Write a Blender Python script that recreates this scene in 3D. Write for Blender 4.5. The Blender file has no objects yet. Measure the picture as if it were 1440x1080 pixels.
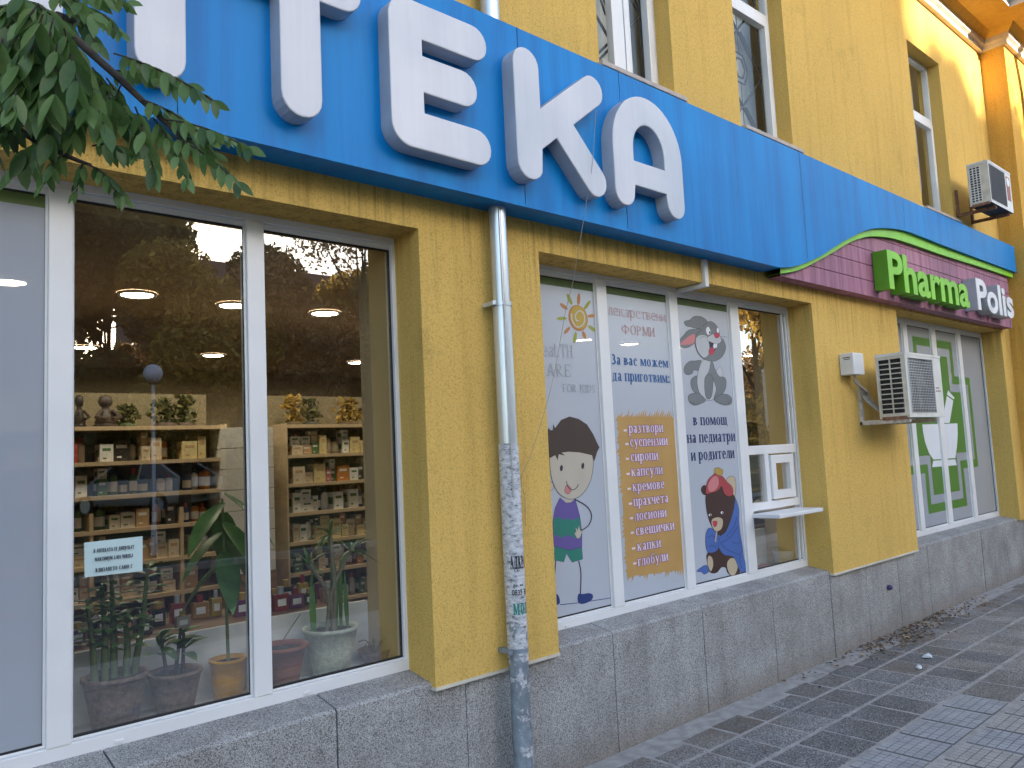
import bpy, bmesh, math, random
import mathutils
from mathutils import Vector, Matrix
from math import sin, cos, pi, radians
random.seed(7)
S = bpy.context.scene
COL = S.collection

# ---------------------------------------------------------------- camera
YAW, PITCH, ROLL, FPX = 0.73409529, 0.09090069, -0.04809478, 1109.597
EYE = Vector((0, 0, 1.6))
_f = Vector((sin(YAW)*cos(PITCH), cos(YAW)*cos(PITCH), sin(PITCH)))
_r = Vector((cos(YAW), -sin(YAW), 0)); _u = _r.cross(_f)
CR = _r*cos(ROLL)+_u*sin(ROLL); CU = -_r*sin(ROLL)+_u*cos(ROLL); CF = _f
cam_d = bpy.data.cameras.new("camera"); cam = bpy.data.objects.new("camera", cam_d); COL.objects.link(cam)
m = Matrix.Identity(4)
for i in range(3):
    m[i][0] = CR[i]; m[i][1] = CU[i]; m[i][2] = -CF[i]; m[i][3] = EYE[i]
cam.matrix_world = m
cam_d.sensor_width = 36; cam_d.lens = 36*FPX/1440; cam_d.clip_start = 0.05; cam_d.clip_end = 1500
S.camera = cam

# ---------------------------------------------------------------- light
W = bpy.data.worlds.new("World"); S.world = W; W.use_nodes = True
wn = W.node_tree.nodes; wl = W.node_tree.links
sky = wn.new('ShaderNodeTexSky'); sky.sky_type = 'NISHITA'; sky.sun_disc = False
SUN = Vector((0.10, -0.95, 0.275)).normalized()
sky.sun_elevation = math.asin(SUN.z); sky.sun_rotation = math.atan2(SUN.x, SUN.y)
sky.altitude = 500; sky.air_density = 1.0; sky.dust_density = 2.3; sky.ozone_density = 0.7
wl.new(sky.outputs[0], wn['Background'].inputs[0]); wn['Background'].inputs[1].default_value = 0.15
sun_d = bpy.data.lights.new("sun", 'SUN'); sun_d.energy = 5.0; sun_d.angle = radians(0.5); sun_d.color = (1.0, 0.82, 0.58)
sun = bpy.data.objects.new("sun", sun_d); COL.objects.link(sun)
sun.rotation_euler = SUN.to_track_quat('Z', 'Y').to_euler(); sun.location = (0, -30, 20)
S.view_settings.view_transform = 'Standard'; S.view_settings.look = 'None'
S.view_settings.exposure = 2.0; S.view_settings.gamma = 1.0
try:
    S.cycles.max_bounces = 8; S.cycles.transparent_max_bounces = 24; S.cycles.diffuse_bounces = 4
    S.cycles.caustics_reflective = False; S.cycles.caustics_refractive = False
except Exception: pass

# ---------------------------------------------------------------- helpers
def ray(x, y): return CF + CR*((x-720)/FPX) - CU*((y-540)/FPX)
def at(x, y, Y):                      # photo pixel -> point on the vertical plane y = Y
    d = ray(x, y); return EYE + d*(Y/d.y)
def atz(x, y, Z):
    d = ray(x, y); return EYE + d*((Z-1.6)/d.z)
def tag(o, label=None, cat=None, group=None, kind=None):
    if label: o['label'] = label
    if cat: o['category'] = cat
    if group: o['group'] = group
    if kind: o['kind'] = kind
    return o
def empty(name, loc, label=None, cat=None, group=None):
    o = bpy.data.objects.new(name, None); COL.objects.link(o); o.location = loc; o.empty_display_size = .1
    return tag(o, label, cat, group)
def origin(o):
    v = o.location.copy()
    while o.parent: o = o.parent; v = v + o.location
    return v
class MB:
    def __init__(s): s.v = []; s.f = []; s.mi = []; s.sm = []
    def add(s, vs, fs, mi=0, smooth=False):
        n = len(s.v); s.v += [tuple(v) for v in vs]
        for f in fs: s.f.append([i+n for i in f]); s.mi.append(mi); s.sm.append(smooth)
    def quad(s, a, b, c, d, mi=0): s.add([a, b, c, d], [(0, 1, 2, 3)], mi)
    def box(s, x0, y0, z0, x1, y1, z1, mi=0):
        s.add([(x0,y0,z0),(x1,y0,z0),(x1,y1,z0),(x0,y1,z0),(x0,y0,z1),(x1,y0,z1),(x1,y1,z1),(x0,y1,z1)],
              [(0,3,2,1),(4,5,6,7),(0,1,5,4),(1,2,6,5),(2,3,7,6),(3,0,4,7)], mi)
    def prism(s, pts, y0, y1, mi=0):          # polygon in (x,z) extruded from y0 (front) to y1
        n = len(pts)
        ar = sum(pts[i][0]*pts[(i+1)%n][1]-pts[(i+1)%n][0]*pts[i][1] for i in range(n))
        if ar < 0: pts = pts[::-1]
        vs = [(p[0], y0, p[1]) for p in pts]+[(p[0], y1, p[1]) for p in pts]
        fs = [tuple(range(n)), tuple(range(2*n-1, n-1, -1))]
        fs += [(i, i+n, (i+1)%n+n, (i+1)%n) for i in range(n)]
        s.add(vs, fs, mi)
    def poly(s, pts, y, mi=0):
        n = len(pts); ar = sum(pts[i][0]*pts[(i+1)%n][1]-pts[(i+1)%n][0]*pts[i][1] for i in range(n))
        if ar < 0: pts = pts[::-1]
        s.add([(p[0], y, p[1]) for p in pts], [tuple(range(n))], mi)
    def tube(s, pts, r, n=8, mi=0, cap=True):
        pts = [Vector(p) for p in pts]; rs = r if isinstance(r, (list, tuple)) else [r]*len(pts)
        vs = []; up = Vector((0.13, 0.37, 0.92))
        for i, p in enumerate(pts):
            t = (pts[min(i+1, len(pts)-1)]-pts[max(i-1, 0)]).normalized()
            a = t.cross(up)
            if a.length < .05: a = t.cross(Vector((1, 0, 0)))
            a.normalize(); b = t.cross(a)
            vs += [p+(a*cos(2*pi*k/n)+b*sin(2*pi*k/n))*rs[i] for k in range(n)]
        fs = [(i*n+k, i*n+(k+1)%n, (i+1)*n+(k+1)%n, (i+1)*n+k) for i in range(len(pts)-1) for k in range(n)]
        s.add(vs, fs, mi, True)
        if cap:
            s.add(vs[:n], [tuple(range(n-1, -1, -1))], mi); s.add(vs[-n:], [tuple(range(n))], mi)
    def lathe(s, prof, c=(0, 0, 0), n=24, mi=0, ex=1.0, ey=1.0):
        vs = [(c[0]+r*ex*cos(2*pi*k/n), c[1]+r*ey*sin(2*pi*k/n), c[2]+z) for r, z in prof for k in range(n)]
        fs = [(i*n+k, i*n+(k+1)%n, (i+1)*n+(k+1)%n, (i+1)*n+k) for i in range(len(prof)-1) for k in range(n)]
        s.add(vs, fs, mi, True)
    def build(s, name, mats, parent=None, bevel=0, loc=None):
        me = bpy.data.meshes.new(name)
        off = Vector(loc) if loc is not None else Vector((0, 0, 0))
        if parent is not None:
            off = origin(parent)+off if loc is not None else origin(parent)
        me.from_pydata([tuple(Vector(v)-off) for v in s.v], [], s.f)
        if not isinstance(mats, (list, tuple)): mats = [mats]
        for mt in mats: me.materials.append(mt)
        for p, mi, sm in zip(me.polygons, s.mi, s.sm): p.material_index = mi; p.use_smooth = sm
        me.update()
        o = bpy.data.objects.new(name, me); COL.objects.link(o)
        if parent is not None: o.parent = parent
        elif loc is not None: o.location = off
        if bevel:
            b = o.modifiers.new('bevel', 'BEVEL'); b.width = bevel; b.segments = 2; b.limit_method = 'ANGLE'; b.angle_limit = radians(40)
        return o
def kids(o): return [c for c in COL.objects if c.parent == o]
def copy_tree(o, parent=None):
    c = o.copy(); COL.objects.link(c); c.parent = parent
    for ch in list(o.children): copy_tree(ch, c)
    return c
def smooth(pts, k=5, closed=True):
    out = []; n = len(pts); P = [Vector(p) for p in pts]
    for i in range(n if closed else n-1):
        if closed: a, b, c, d = P[i-1], P[i], P[(i+1)%n], P[(i+2)%n]
        else: a, b, c, d = P[max(i-1, 0)], P[i], P[i+1], P[min(i+2, n-1)]
        for j in range(k):
            t = j/k
            out.append(0.5*((2*b)+(c-a)*t+(2*a-5*b+4*c-d)*t*t+(3*b-a-3*c+d)*t*t*t))
    if not closed: out.append(P[-1])
    return out

# ---------------------------------------------------------------- materials
def new_mat(name):
    m = bpy.data.materials.new(name); m.use_nodes = True
    return m, m.node_tree.nodes, m.node_tree.links, m.node_tree.nodes['Principled BSDF']
def plain(name, col, rough=.5, metal=0, var=.12, scale=6, bump=0, bscale=60, spec=.5, stretch=None, coat=0):
    """a colour with low-contrast noise, so that nothing is perfectly uniform"""
    m, N, L, B = new_mat(name)
    tc = N.new('ShaderNodeTexCoord'); nz = N.new('ShaderNodeTexNoise'); nz.inputs['Scale'].default_value = scale
    nz.inputs['Detail'].default_value = 6
    src = tc.outputs['Object']
    if stretch:
        mp = N.new('ShaderNodeMapping'); mp.inputs['Scale'].default_value = stretch; L.new(src, mp.inputs[0]); src = mp.outputs[0]
    L.new(src, nz.inputs['Vector'])
    cr = N.new('ShaderNodeValToRGB'); cr.color_ramp.elements[0].position = .3; cr.color_ramp.elements[1].position = .7
    cr.color_ramp.elements[0].color = tuple(c*(1-var) for c in col)+(1,); cr.color_ramp.elements[1].color = tuple(min(1, c*(1+var)) for c in col)+(1,)
    L.new(nz.outputs[0], cr.inputs[0]); L.new(cr.outputs[0], B.inputs['Base Color'])
    B.inputs['Roughness'].default_value = rough; B.inputs['Metallic'].default_value = metal
    B.inputs['Specular IOR Level'].default_value = spec; B.inputs['Coat Weight'].default_value = coat
    if bump:
        n2 = N.new('ShaderNodeTexNoise'); n2.inputs['Scale'].default_value = bscale; n2.inputs['Detail'].default_value = 3
        bp = N.new('ShaderNodeBump'); bp.inputs['Strength'].default_value = bump; bp.inputs['Distance'].default_value = .01
        L.new(tc.outputs['Object'], n2.inputs['Vector']); L.new(n2.outputs[0], bp.inputs['Height']); L.new(bp.outputs[0], B.inputs['Normal'])
    return m
def ramp(N, pos):
    cr = N.new('ShaderNodeValToRGB'); e = cr.color_ramp.elements
    e[0].position, e[0].color = pos[0][0], pos[0][1]+(1,); e[1].position, e[1].color = pos[1][0], pos[1][1]+(1,)
    for p, c in pos[2:]:
        x = e.new(p); x.color = c+(1,)
    return cr
def mixc(N, L, a, b, fac, mode='MIX'):
    mx = N.new('ShaderNodeMix'); mx.data_type = 'RGBA'; mx.blend_type = mode
    for k, v in ((6, a), (7, b), (0, fac)):
        if hasattr(v, 'links') or hasattr(v, 'is_linked'): L.new(v, mx.inputs[k])
        else: mx.inputs[k].default_value = v if k == 0 else tuple(v)+(1,)
    return mx.outputs[2]
def noise(N, L, vec, scale, detail=4, stretch=None, rough=.5):
    n = N.new('ShaderNodeTexNoise'); n.inputs['Scale'].default_value = scale; n.inputs['Detail'].default_value = detail
    n.inputs['Roughness'].default_value = rough
    if stretch:
        mp = N.new('ShaderNodeMapping'); mp.inputs['Scale'].default_value = stretch; L.new(vec, mp.inputs[0]); vec = mp.outputs[0]
    L.new(vec, n.inputs['Vector']); return n.outputs[0]
def stucco(name, col, dark):
    m, N, L, B = new_mat(name)
    g = N.new('ShaderNodeNewGeometry').outputs['Position']
    big = noise(N, L, g, 1.3, 5)
    grain = noise(N, L, g, 135, 4, None, .75)
    worm = noise(N, L, g, 70, 4, (1, 1, .5), .65)
    streak = noise(N, L, g, 5, 6, (2.2, 2.2, .16), .6)
    r1 = ramp(N, [(.35, dark), (.62, col)]); L.new(big, r1.inputs[0])
    c = mixc(N, L, r1.outputs[0], (col[0]*1.12, col[1]*1.12, col[2]*1.25), .35)
    r2 = ramp(N, [(.36, (.58, .54, .48)), (.47, (1, 1, 1)), (.66, (1.1, 1.1, 1.12))]); L.new(grain, r2.inputs[0])
    c = mixc(N, L, c, r2.outputs[0], .75, 'MULTIPLY')
    r4 = ramp(N, [(.34, (.66, .62, .56)), (.47, (1, 1, 1))]); L.new(worm, r4.inputs[0])
    c = mixc(N, L, c, r4.outputs[0], .16, 'MULTIPLY')
    r3 = ramp(N, [(.32, (.70, .66, .58)), (.5, (1, 1, 1))]); L.new(streak, r3.inputs[0])
    c = mixc(N, L, c, r3.outputs[0], .36, 'MULTIPLY')
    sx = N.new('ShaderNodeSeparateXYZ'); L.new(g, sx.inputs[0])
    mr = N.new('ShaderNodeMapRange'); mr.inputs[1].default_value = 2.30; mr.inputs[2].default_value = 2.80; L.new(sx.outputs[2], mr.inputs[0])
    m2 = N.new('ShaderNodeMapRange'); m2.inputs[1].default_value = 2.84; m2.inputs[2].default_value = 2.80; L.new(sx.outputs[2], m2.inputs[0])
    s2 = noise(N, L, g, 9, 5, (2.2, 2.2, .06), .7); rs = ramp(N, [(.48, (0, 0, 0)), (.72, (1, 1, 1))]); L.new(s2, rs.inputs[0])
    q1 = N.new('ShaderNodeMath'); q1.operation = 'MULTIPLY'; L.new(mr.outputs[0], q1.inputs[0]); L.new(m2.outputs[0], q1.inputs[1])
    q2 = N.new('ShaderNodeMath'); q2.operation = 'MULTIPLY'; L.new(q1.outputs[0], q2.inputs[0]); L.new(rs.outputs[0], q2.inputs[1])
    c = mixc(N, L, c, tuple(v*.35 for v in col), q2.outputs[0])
    patch = noise(N, L, g, 2.3, 6, None, .7); rp = ramp(N, [(.60, (1, 1, 1)), (.74, (.72, .72, .76))]); L.new(patch, rp.inputs[0]); c = mixc(N, L, c, rp.outputs[0], .6, 'MULTIPLY')
    L.new(c, B.inputs['Base Color']); B.inputs['Roughness'].default_value = .92; B.inputs['Specular IOR Level'].default_value = .2
    ad = N.new('ShaderNodeMath'); ad.operation = 'ADD'; L.new(grain, ad.inputs[0]); L.new(worm, ad.inputs[1])
    bp = N.new('ShaderNodeBump'); bp.inputs['Strength'].default_value = .55; bp.inputs['Distance'].default_value = .006
    L.new(ad.outputs[0], bp.inputs['Height']); L.new(bp.outputs[0], B.inputs['Normal'])
    return m
def granite(name, base, dark, light, scale=190, dirt=(.16, .12, .085), wall=True):
    m, N, L, B = new_mat(name)
    g = N.new('ShaderNodeNewGeometry').outputs['Position']
    vo = N.new('ShaderNodeTexVoronoi'); vo.inputs['Scale'].default_value = scale; L.new(g, vo.inputs['Vector'])
    sp = N.new('ShaderNodeSeparateColor'); L.new(vo.outputs['Color'], sp.inputs[0])
    r = ramp(N, [(.0, dark), (1.0, light), (.22, dark), (.30, base), (.74, base), (.86, light)]); L.new(sp.outputs[0], r.inputs[0])
    big = noise(N, L, g, 3.2, 6, None, .6)
    rb = ramp(N, [(.3, (.6, .58, .56)), (.65, (1.06, 1.06, 1.06))]); L.new(big, rb.inputs[0])
    c = mixc(N, L, r.outputs[0], rb.outputs[0], .8, 'MULTIPLY')
    if wall:
        st = noise(N, L, g, 4, 6, (2.5, 2.5, .25), .6)
        rs = ramp(N, [(.3, (.6, .57, .54)), (.5, (1, 1, 1))]); L.new(st, rs.inputs[0])
        c = mixc(N, L, c, rs.outputs[0], .45, 'MULTIPLY')
        sx = N.new('ShaderNodeSeparateXYZ'); L.new(g, sx.inputs[0])
        mr = N.new('ShaderNodeMapRange'); mr.inputs[1].default_value = .16; mr.inputs[2].default_value = 0
        L.new(sx.outputs[2], mr.inputs[0])
        mu = N.new('ShaderNodeMath'); mu.operation = 'MULTIPLY'; L.new(mr.outputs[0], mu.inputs[0]); L.new(big, mu.inputs[1])
        c = mixc(N, L, c, dirt, mu.outputs[0])
    if not wall:
        gi = N.new('ShaderNodeNewGeometry'); mr2 = N.new('ShaderNodeMapRange'); mr2.inputs[3].default_value = .72; mr2.inputs[4].default_value = 1.25; L.new(gi.outputs['Random Per Island'], mr2.inputs[0])
        cc = N.new('ShaderNodeCombineColor')
        for q_ in range(3): L.new(mr2.outputs[0], cc.inputs[q_])
        c = mixc(N, L, c, cc.outputs[0], 1.0, 'MULTIPLY')
        dn = noise(N, L, g, 1.7, 5, None, .65); sx = N.new('ShaderNodeSeparateXYZ'); L.new(g, sx.inputs[0])
        mr = N.new('ShaderNodeMapRange'); mr.inputs[1].default_value = 2.2; mr.inputs[2].default_value = 2.95; L.new(sx.outputs[1], mr.inputs[0])
        rd = ramp(N, [(.42, (0, 0, 0)), (.68, (1, 1, 1))]); L.new(dn, rd.inputs[0]); mu = N.new('ShaderNodeMath'); mu.operation = 'MULTIPLY'; L.new(mr.outputs[0], mu.inputs[0]); L.new(rd.outputs[0], mu.inputs[1])
        c = mixc(N, L, c, dirt, mu.outputs[0])
    L.new(c, B.inputs['Base Color']); B.inputs['Roughness'].default_value = .75
    bp = N.new('ShaderNodeBump'); bp.inputs['Strength'].default_value = .25; bp.inputs['Distance'].default_value = .002
    L.new(sp.outputs[0], bp.inputs['Height']); L.new(bp.outputs[0], B.inputs['Normal'])
    return m
def streaked(name, col, stain, rough=.4, amt=.6, scale=4, coat=0, spec=.5):
    m, N, L, B = new_mat(name); B.inputs['Specular IOR Level'].default_value = spec
    g = N.new('ShaderNodeNewGeometry').outputs['Position']
    a = noise(N, L, g, scale, 6, (2.4, 2.4, .12), .65); b = noise(N, L, g, 1.1, 4)
    r = ramp(N, [(.36, stain), (.58, col)]); L.new(a, r.inputs[0])
    rb = ramp(N, [(.3, (.78, .82, .86)), (.7, (1.12, 1.08, 1.05))]); L.new(b, rb.inputs[0])
    c = mixc(N, L, col, r.outputs[0], amt); c = mixc(N, L, c, rb.outputs[0], 1.0, 'MULTIPLY')
    fine = noise(N, L, g, 60, 4, (1, 1, .2), .7)
    rf = ramp(N, [(.68, (1, 1, 1)), (.80, (1.6, 1.45, 1.35))]); L.new(fine, rf.inputs[0]); c = mixc(N, L, c, rf.outputs[0], .5, 'MULTIPLY')
    L.new(c, B.inputs['Base Color']); B.inputs['Coat Weight'].default_value = coat
    rr = N.new('ShaderNodeMapRange'); rr.inputs[3].default_value = rough*.8; rr.inputs[4].default_value = rough*1.3
    L.new(a, rr.inputs[0]); L.new(rr.outputs[0], B.inputs['Roughness'])
    return m
def glass(name, k=3.0, base=0.02, tint=(.97, .98, .97)):
    m = bpy.data.materials.new(name); m.use_nodes = True; N = m.node_tree.nodes; L = m.node_tree.links; N.clear()
    o = N.new('ShaderNodeOutputMaterial'); mx = N.new('ShaderNodeMixShader'); t = N.new('ShaderNodeBsdfTransparent'); g = N.new('ShaderNodeBsdfGlossy')
    t.inputs[0].default_value = tint+(1,); g.inputs['Roughness'].default_value = 0.0
    fr = N.new('ShaderNodeLayerWeight'); fr.inputs[0].default_value = .5
    pw = N.new('ShaderNodeMath'); pw.operation = 'POWER'; pw.inputs[1].default_value = 5; L.new(fr.outputs['Facing'], pw.inputs[0])
    mu = N.new('ShaderNodeMath'); mu.operation = 'MULTIPLY_ADD'; mu.inputs[1].default_value = .96*k; mu.inputs[2].default_value = .04*k+base; mu.use_clamp = True
    L.new(pw.outputs[0], mu.inputs[0]); L.new(mu.outputs[0], mx.inputs[0]); L.new(t.outputs[0], mx.inputs[1]); L.new(g.outputs[0], mx.inputs[2])
    L.new(mx.outputs[0], o.inputs[0]); return m
def film_mat(name, col, see=.06):
    m, N, L, B = new_mat(name); o = N['Material Output']
    g = N.new('ShaderNodeNewGeometry').outputs['Position']
    a = noise(N, L, g, 1.6, 4, (1, 1, .6)); r = ramp(N, [(.3, tuple(c*.93 for c in col)), (.7, col)]); L.new(a, r.inputs[0]); L.new(r.outputs[0], B.inputs['Base Color'])
    B.inputs['Roughness'].default_value = .22
    t = N.new('ShaderNodeBsdfTransparent'); mx = N.new('ShaderNodeMixShader'); mx.inputs[0].default_value = see
    L.new(B.outputs[0], mx.inputs[1]); L.new(t.outputs[0], mx.inputs[2]); L.new(mx.outputs[0], o.inputs[0]); return m
def emit(name, col, st):
    m, N, L, B = new_mat(name); B.inputs['Emission Color'].default_value = col+(1,); B.inputs['Emission Strength'].default_value = st
    B.inputs['Base Color'].default_value = (.8, .8, .8, 1); return m
def leafmat(name, c1, c2, c3, trans=.35, scale=1.2, rough=.5):
    m, N, L, B = new_mat(name); o = N['Material Output']
    g = N.new('ShaderNodeNewGeometry')
    a = noise(N, L, g.outputs['Position'], scale, 5, None, .7)
    wn_ = N.new('ShaderNodeTexWhiteNoise'); wn_.noise_dimensions = '1D'; L.new(g.outputs['Random Per Island'], wn_.inputs['W'])
    ad = N.new('ShaderNodeMath'); ad.operation = 'MULTIPLY_ADD'; ad.inputs[1].default_value = .55; L.new(wn_.outputs[0], ad.inputs[0])
    sb = N.new('ShaderNodeMath'); sb.operation = 'SUBTRACT'; sb.inputs[1].default_value = .27; L.new(a, sb.inputs[0]); L.new(sb.outputs[0], ad.inputs[2])
    r = ramp(N, [(.2, c1), (.8, c3), (.5, c2)]); L.new(ad.outputs[0], r.inputs[0]); L.new(r.outputs[0], B.inputs['Base Color'])
    B.inputs['Roughness'].default_value = rough; B.inputs['Specular IOR Level'].default_value = .4
    tr = N.new('ShaderNodeBsdfTranslucent'); L.new(r.outputs[0], tr.inputs[0])
    mx = N.new('ShaderNodeMixShader'); mx.inputs[0].default_value = trans
    L.new(B.outputs[0], mx.inputs[1]); L.new(tr.outputs[0], mx.inputs[2]); L.new(mx.outputs[0], o.inputs[0]); return m

M = {}
M['stucco'] = stucco('yellow_stucco', (.675, .452, .125), (.60, .40, .108))
M['stucco_wing'] = stucco('bounce_tinted_stucco', (.66, .40, .085), (.58, .34, .07))  # wing and soffit: orange of bounced sunlight is put into the colour
M['plinth'] = granite('grey_terrazzo', (.36, .36, .362), (.12, .12, .123), (.54, .54, .545), 330)
M['pvc'] = plain('white_pvc', (.74, .75, .77), .35, 0, .05, 3)
M['pvc_old'] = plain('aged_white_pvc', (.68, .69, .70), .4, 0, .08, 3)
M['gasket'] = plain('black_gasket', (.015, .015, .017), .6)
M['blue'] = streaked('blue_sign_sheet', (.003, .235, .63), (.002, .13, .43), .36, .6, spec=.18)
M['letter'] = streaked('white_letter_acrylic', (.66, .68, .74), (.55, .57, .64), .4, .7, 2)
M['letter_side'] = plain('grey_letter_return', (.42, .43, .47), .5)
M['purple'] = streaked('purple_wood_planks', (.41, .19, .28), (.22, .075, .14), .6, .9, 7)
M['green'] = plain('lime_green_plastic', (.23, .60, .02), .4, 0, .12, 5)
M['green_side'] = plain('dark_green_return', (.10, .30, .012), .5)
M['poliswhite'] = plain('white_sign_letter', (.74, .74, .77), .4)
M['galv'] = plain('galvanised_steel', (.60, .66, .72), .3, .55, .18, 9, .08, 30, stretch=(1, 1, .2))
M['oldpipe'] = plain('weathered_grey_pipe', (.25, .30, .36), .55, .3, .3, 18, .2, 40)
M['stone_sill'] = plain('pale_stone_sill', (.46, .40, .36), .7, 0, .15, 20)
M['cornice'] = plain('weathered_cornice_paint', (.55, .50, .47), .8, 0, .2, 5, .2, 40)
M['gutter'] = plain('grey_gutter_zinc', (.24, .23, .26), .5, .5, .2, 6)
M['ac'] = plain('aged_white_metal', (.68, .68, .66), .4, 0, .1, 8)
M['ac_side'] = plain('yellowed_white_metal', (.60, .56, .48), .45, 0, .15, 12)
M['dark'] = plain('dark_interior_metal', (.02, .02, .022), .6, 0, .3)
M['meshgrey'] = plain('grey_wire_mesh', (.50, .50, .50), .5)
M['rust'] = plain('rusty_steel', (.26, .13, .08), .8, .2, .5, 30)
M['bracket'] = plain('stained_white_steel', (.50, .46, .42), .6, .2, .35, 25)
M['glass'] = glass('window_glass', 6.8, .01)
M['glass_up'] = glass('upper_window_glass', 1.0, .0)
M['film'] = film_mat('white_window_film', (.49, .53, .61), .06)
M['film_frost'] = film_mat('frosted_window_film', (.38, .42, .49), .13)
M['film_grey'] = film_mat('grey_window_film', (.36, .39, .44), .03)
M['green_strip'] = plain('dark_green_film', (.085, .14, .035), .5)
M['graph_green'] = plain('green_print', (.075, .20, .02), .5, 0, .05)
M['white_print'] = plain('white_print', (.72, .75, .80), .5, 0, .04)
M['tan_wall'] = plain('tan_interior_paint', (.60, .47, .27), .85, 0, .08, 3)
M['back'] = plain('olive_back_panel', (.24, .20, .12), .85, 0, .1, 2)
M['white_int'] = plain('white_interior_paint', (.84, .87, .86), .8, 0, .1, 6, .15, 30)
M['int_wall'] = plain('interior_wall_paint', (.52, .42, .28), .85, 0, .08, 2)
M['int_floor'] = plain('interior_floor_tile', (.18, .15, .12), .4, 0, .2, 2)
M['ceiling'] = plain('interior_ceiling', (.36, .27, .20), .9)
M['wood'] = plain('pale_beech_shelf_wood', (.56, .43, .27), .5, 0, .1, 3, stretch=(.3, 3, 3))
M['wood_dark'] = plain('brown_counter_wood', (.27, .15, .09), .45, 0, .25, 4, stretch=(.4, 5, 5))
M['lamp'] = emit('lamp_glow', (1, .88, .66), 23)
M['slab'] = granite('dark_granite_paver', (.185, .185, .19), (.06, .06, .064), (.42, .415, .42), 200, wall=False)
M['slab2'] = granite('brown_granite_paver', (.225, .21, .20), (.085, .08, .074), (.42, .40, .38), 200, wall=False)
M['tile_a'] = plain('blue_grey_cement_tile', (.33, .335, .35), .8, 0, .16, 9, .2, 90)
M['tile_b'] = plain('grey_beige_cement_tile', (.37, .35, .33), .8, 0, .16, 9, .2, 90)
M['mortar'] = plain('pale_mortar', (.33, .315, .305), .95, 0, .22, 14, .3, 80)
M['asphalt'] = plain('asphalt', (.05, .05, .052), .9, 0, .25, 20, .3, 120)
M['kerb'] = plain('concrete_kerb', (.30, .29, .28), .9, 0, .2, 8, .2, 60)
M['grass'] = plain('dry_grass_ground', (.07, .065, .02), .95, 0, .5, 1.5, .4, 20)
M['bark'] = plain('dark_bark', (.045, .035, .028), .9, 0, .4, 20, .5, 60)
M['leaf_near'] = leafmat('ash_leaf_green', (.05, .11, .034), (.11, .205, .06), (.20, .32, .11), .45, 8, .33)
M['leaf_dark'] = leafmat('dark_green_foliage', (.04, .055, .024), (.14, .15, .065), (.28, .26, .11), .45)
M['leaf_brown'] = leafmat('autumn_brown_foliage', (.10, .065, .035), (.34, .22, .11), (.60, .41, .20), .45)
M['leaf_gold'] = leafmat('golden_foliage', (.14, .10, .03), (.42, .29, .07), (.66, .47, .12), .45)
M['plant'] = leafmat('houseplant_leaf', (.04, .10, .03), (.08, .19, .05), (.13, .28, .07), .15, 10, .35)
M['stem'] = plain('plant_stem', (.12, .17, .06), .6, 0, .3, 20)
M['canewood'] = plain('pale_cane', (.20, .19, .12), .7, 0, .3, 30)
M['soil'] = plain('potting_soil', (.03, .022, .016), .95, 0, .4, 40, .5, 60)
M['pot_brown'] = plain('brown_rattan_pot', (.22, .155, .12), .7, 0, .35, 45, .5, 120)
M['pot_yellow'] = plain('yellow_pot_glaze', (.72, .36, .012), .35, 0, .12, 25, .2, 90)
M['pot_terra'] = plain('terracotta', (.30, .11, .06), .7, 0, .15, 10)
M['pot_white'] = plain('crackled_pale_glaze', (.62, .68, .55), .4, 0, .2, 40, .6, 70)
M['paper'] = plain('pale_blue_paper', (.50, .64, .66), .8, 0, .04)
M['ink'] = plain('black_ink', (.02, .02, .03), .7)
M['darkblue'] = plain('dark_blue_print', (.012, .03, .13), .5)
M['midblue'] = plain('blue_print', (.01, .10, .30), .5)
M['pinktxt'] = plain('dusty_pink_print', (.45, .24, .24), .5)
M['greytxt'] = plain('grey_print', (.30, .32, .35), .5)
M['purptxt'] = plain('purple_text_edge', (.22, .05, .20), .5)
M['paletxt'] = plain('pale_lilac_text', (.72, .62, .72), .5)
M['tan_print'] = plain('ochre_print', (.47, .28, .09), .55, 0, .08)
def P(c, n): return plain(n, c, .5, 0, .06)
M['hair'] = P((.055, .035, .028), 'brown_print'); M['skin'] = P((.48, .44, .37), 'skin_print'); M['violet'] = P((.12, .085, .30), 'violet_print')
M['teal'] = P((.025, .19, .15), 'teal_print'); M['shoe'] = P((.018, .04, .17), 'navy_print'); M['outline'] = P((.025, .02, .035), 'outline_print')
M['rgrey'] = P((.17, .185, .20), 'grey_fur_print'); M['rlight'] = P((.46, .48, .51), 'light_fur_print'); M['pink'] = P((.55, .20, .21), 'pink_print')
M['rose'] = P((.50, .04, .09), 'rose_print'); M['bear'] = P((.050, .022, .018), 'dark_fur_print'); M['red'] = P((.38, .055, .065), 'red_print')
M['cream'] = P((.48, .40, .28), 'cream_print'); M['blanket'] = P((.06, .13, .40), 'blanket_print'); M['gold'] = P((.42, .28, .06), 'gold_print')
M['sunfill'] = P((.47, .33, .05), 'sun_yellow_print'); M['sunor'] = P((.44, .20, .06), 'sun_orange_print'); M['sungr'] = P((.30, .33, .05), 'sun_green_print')

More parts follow.
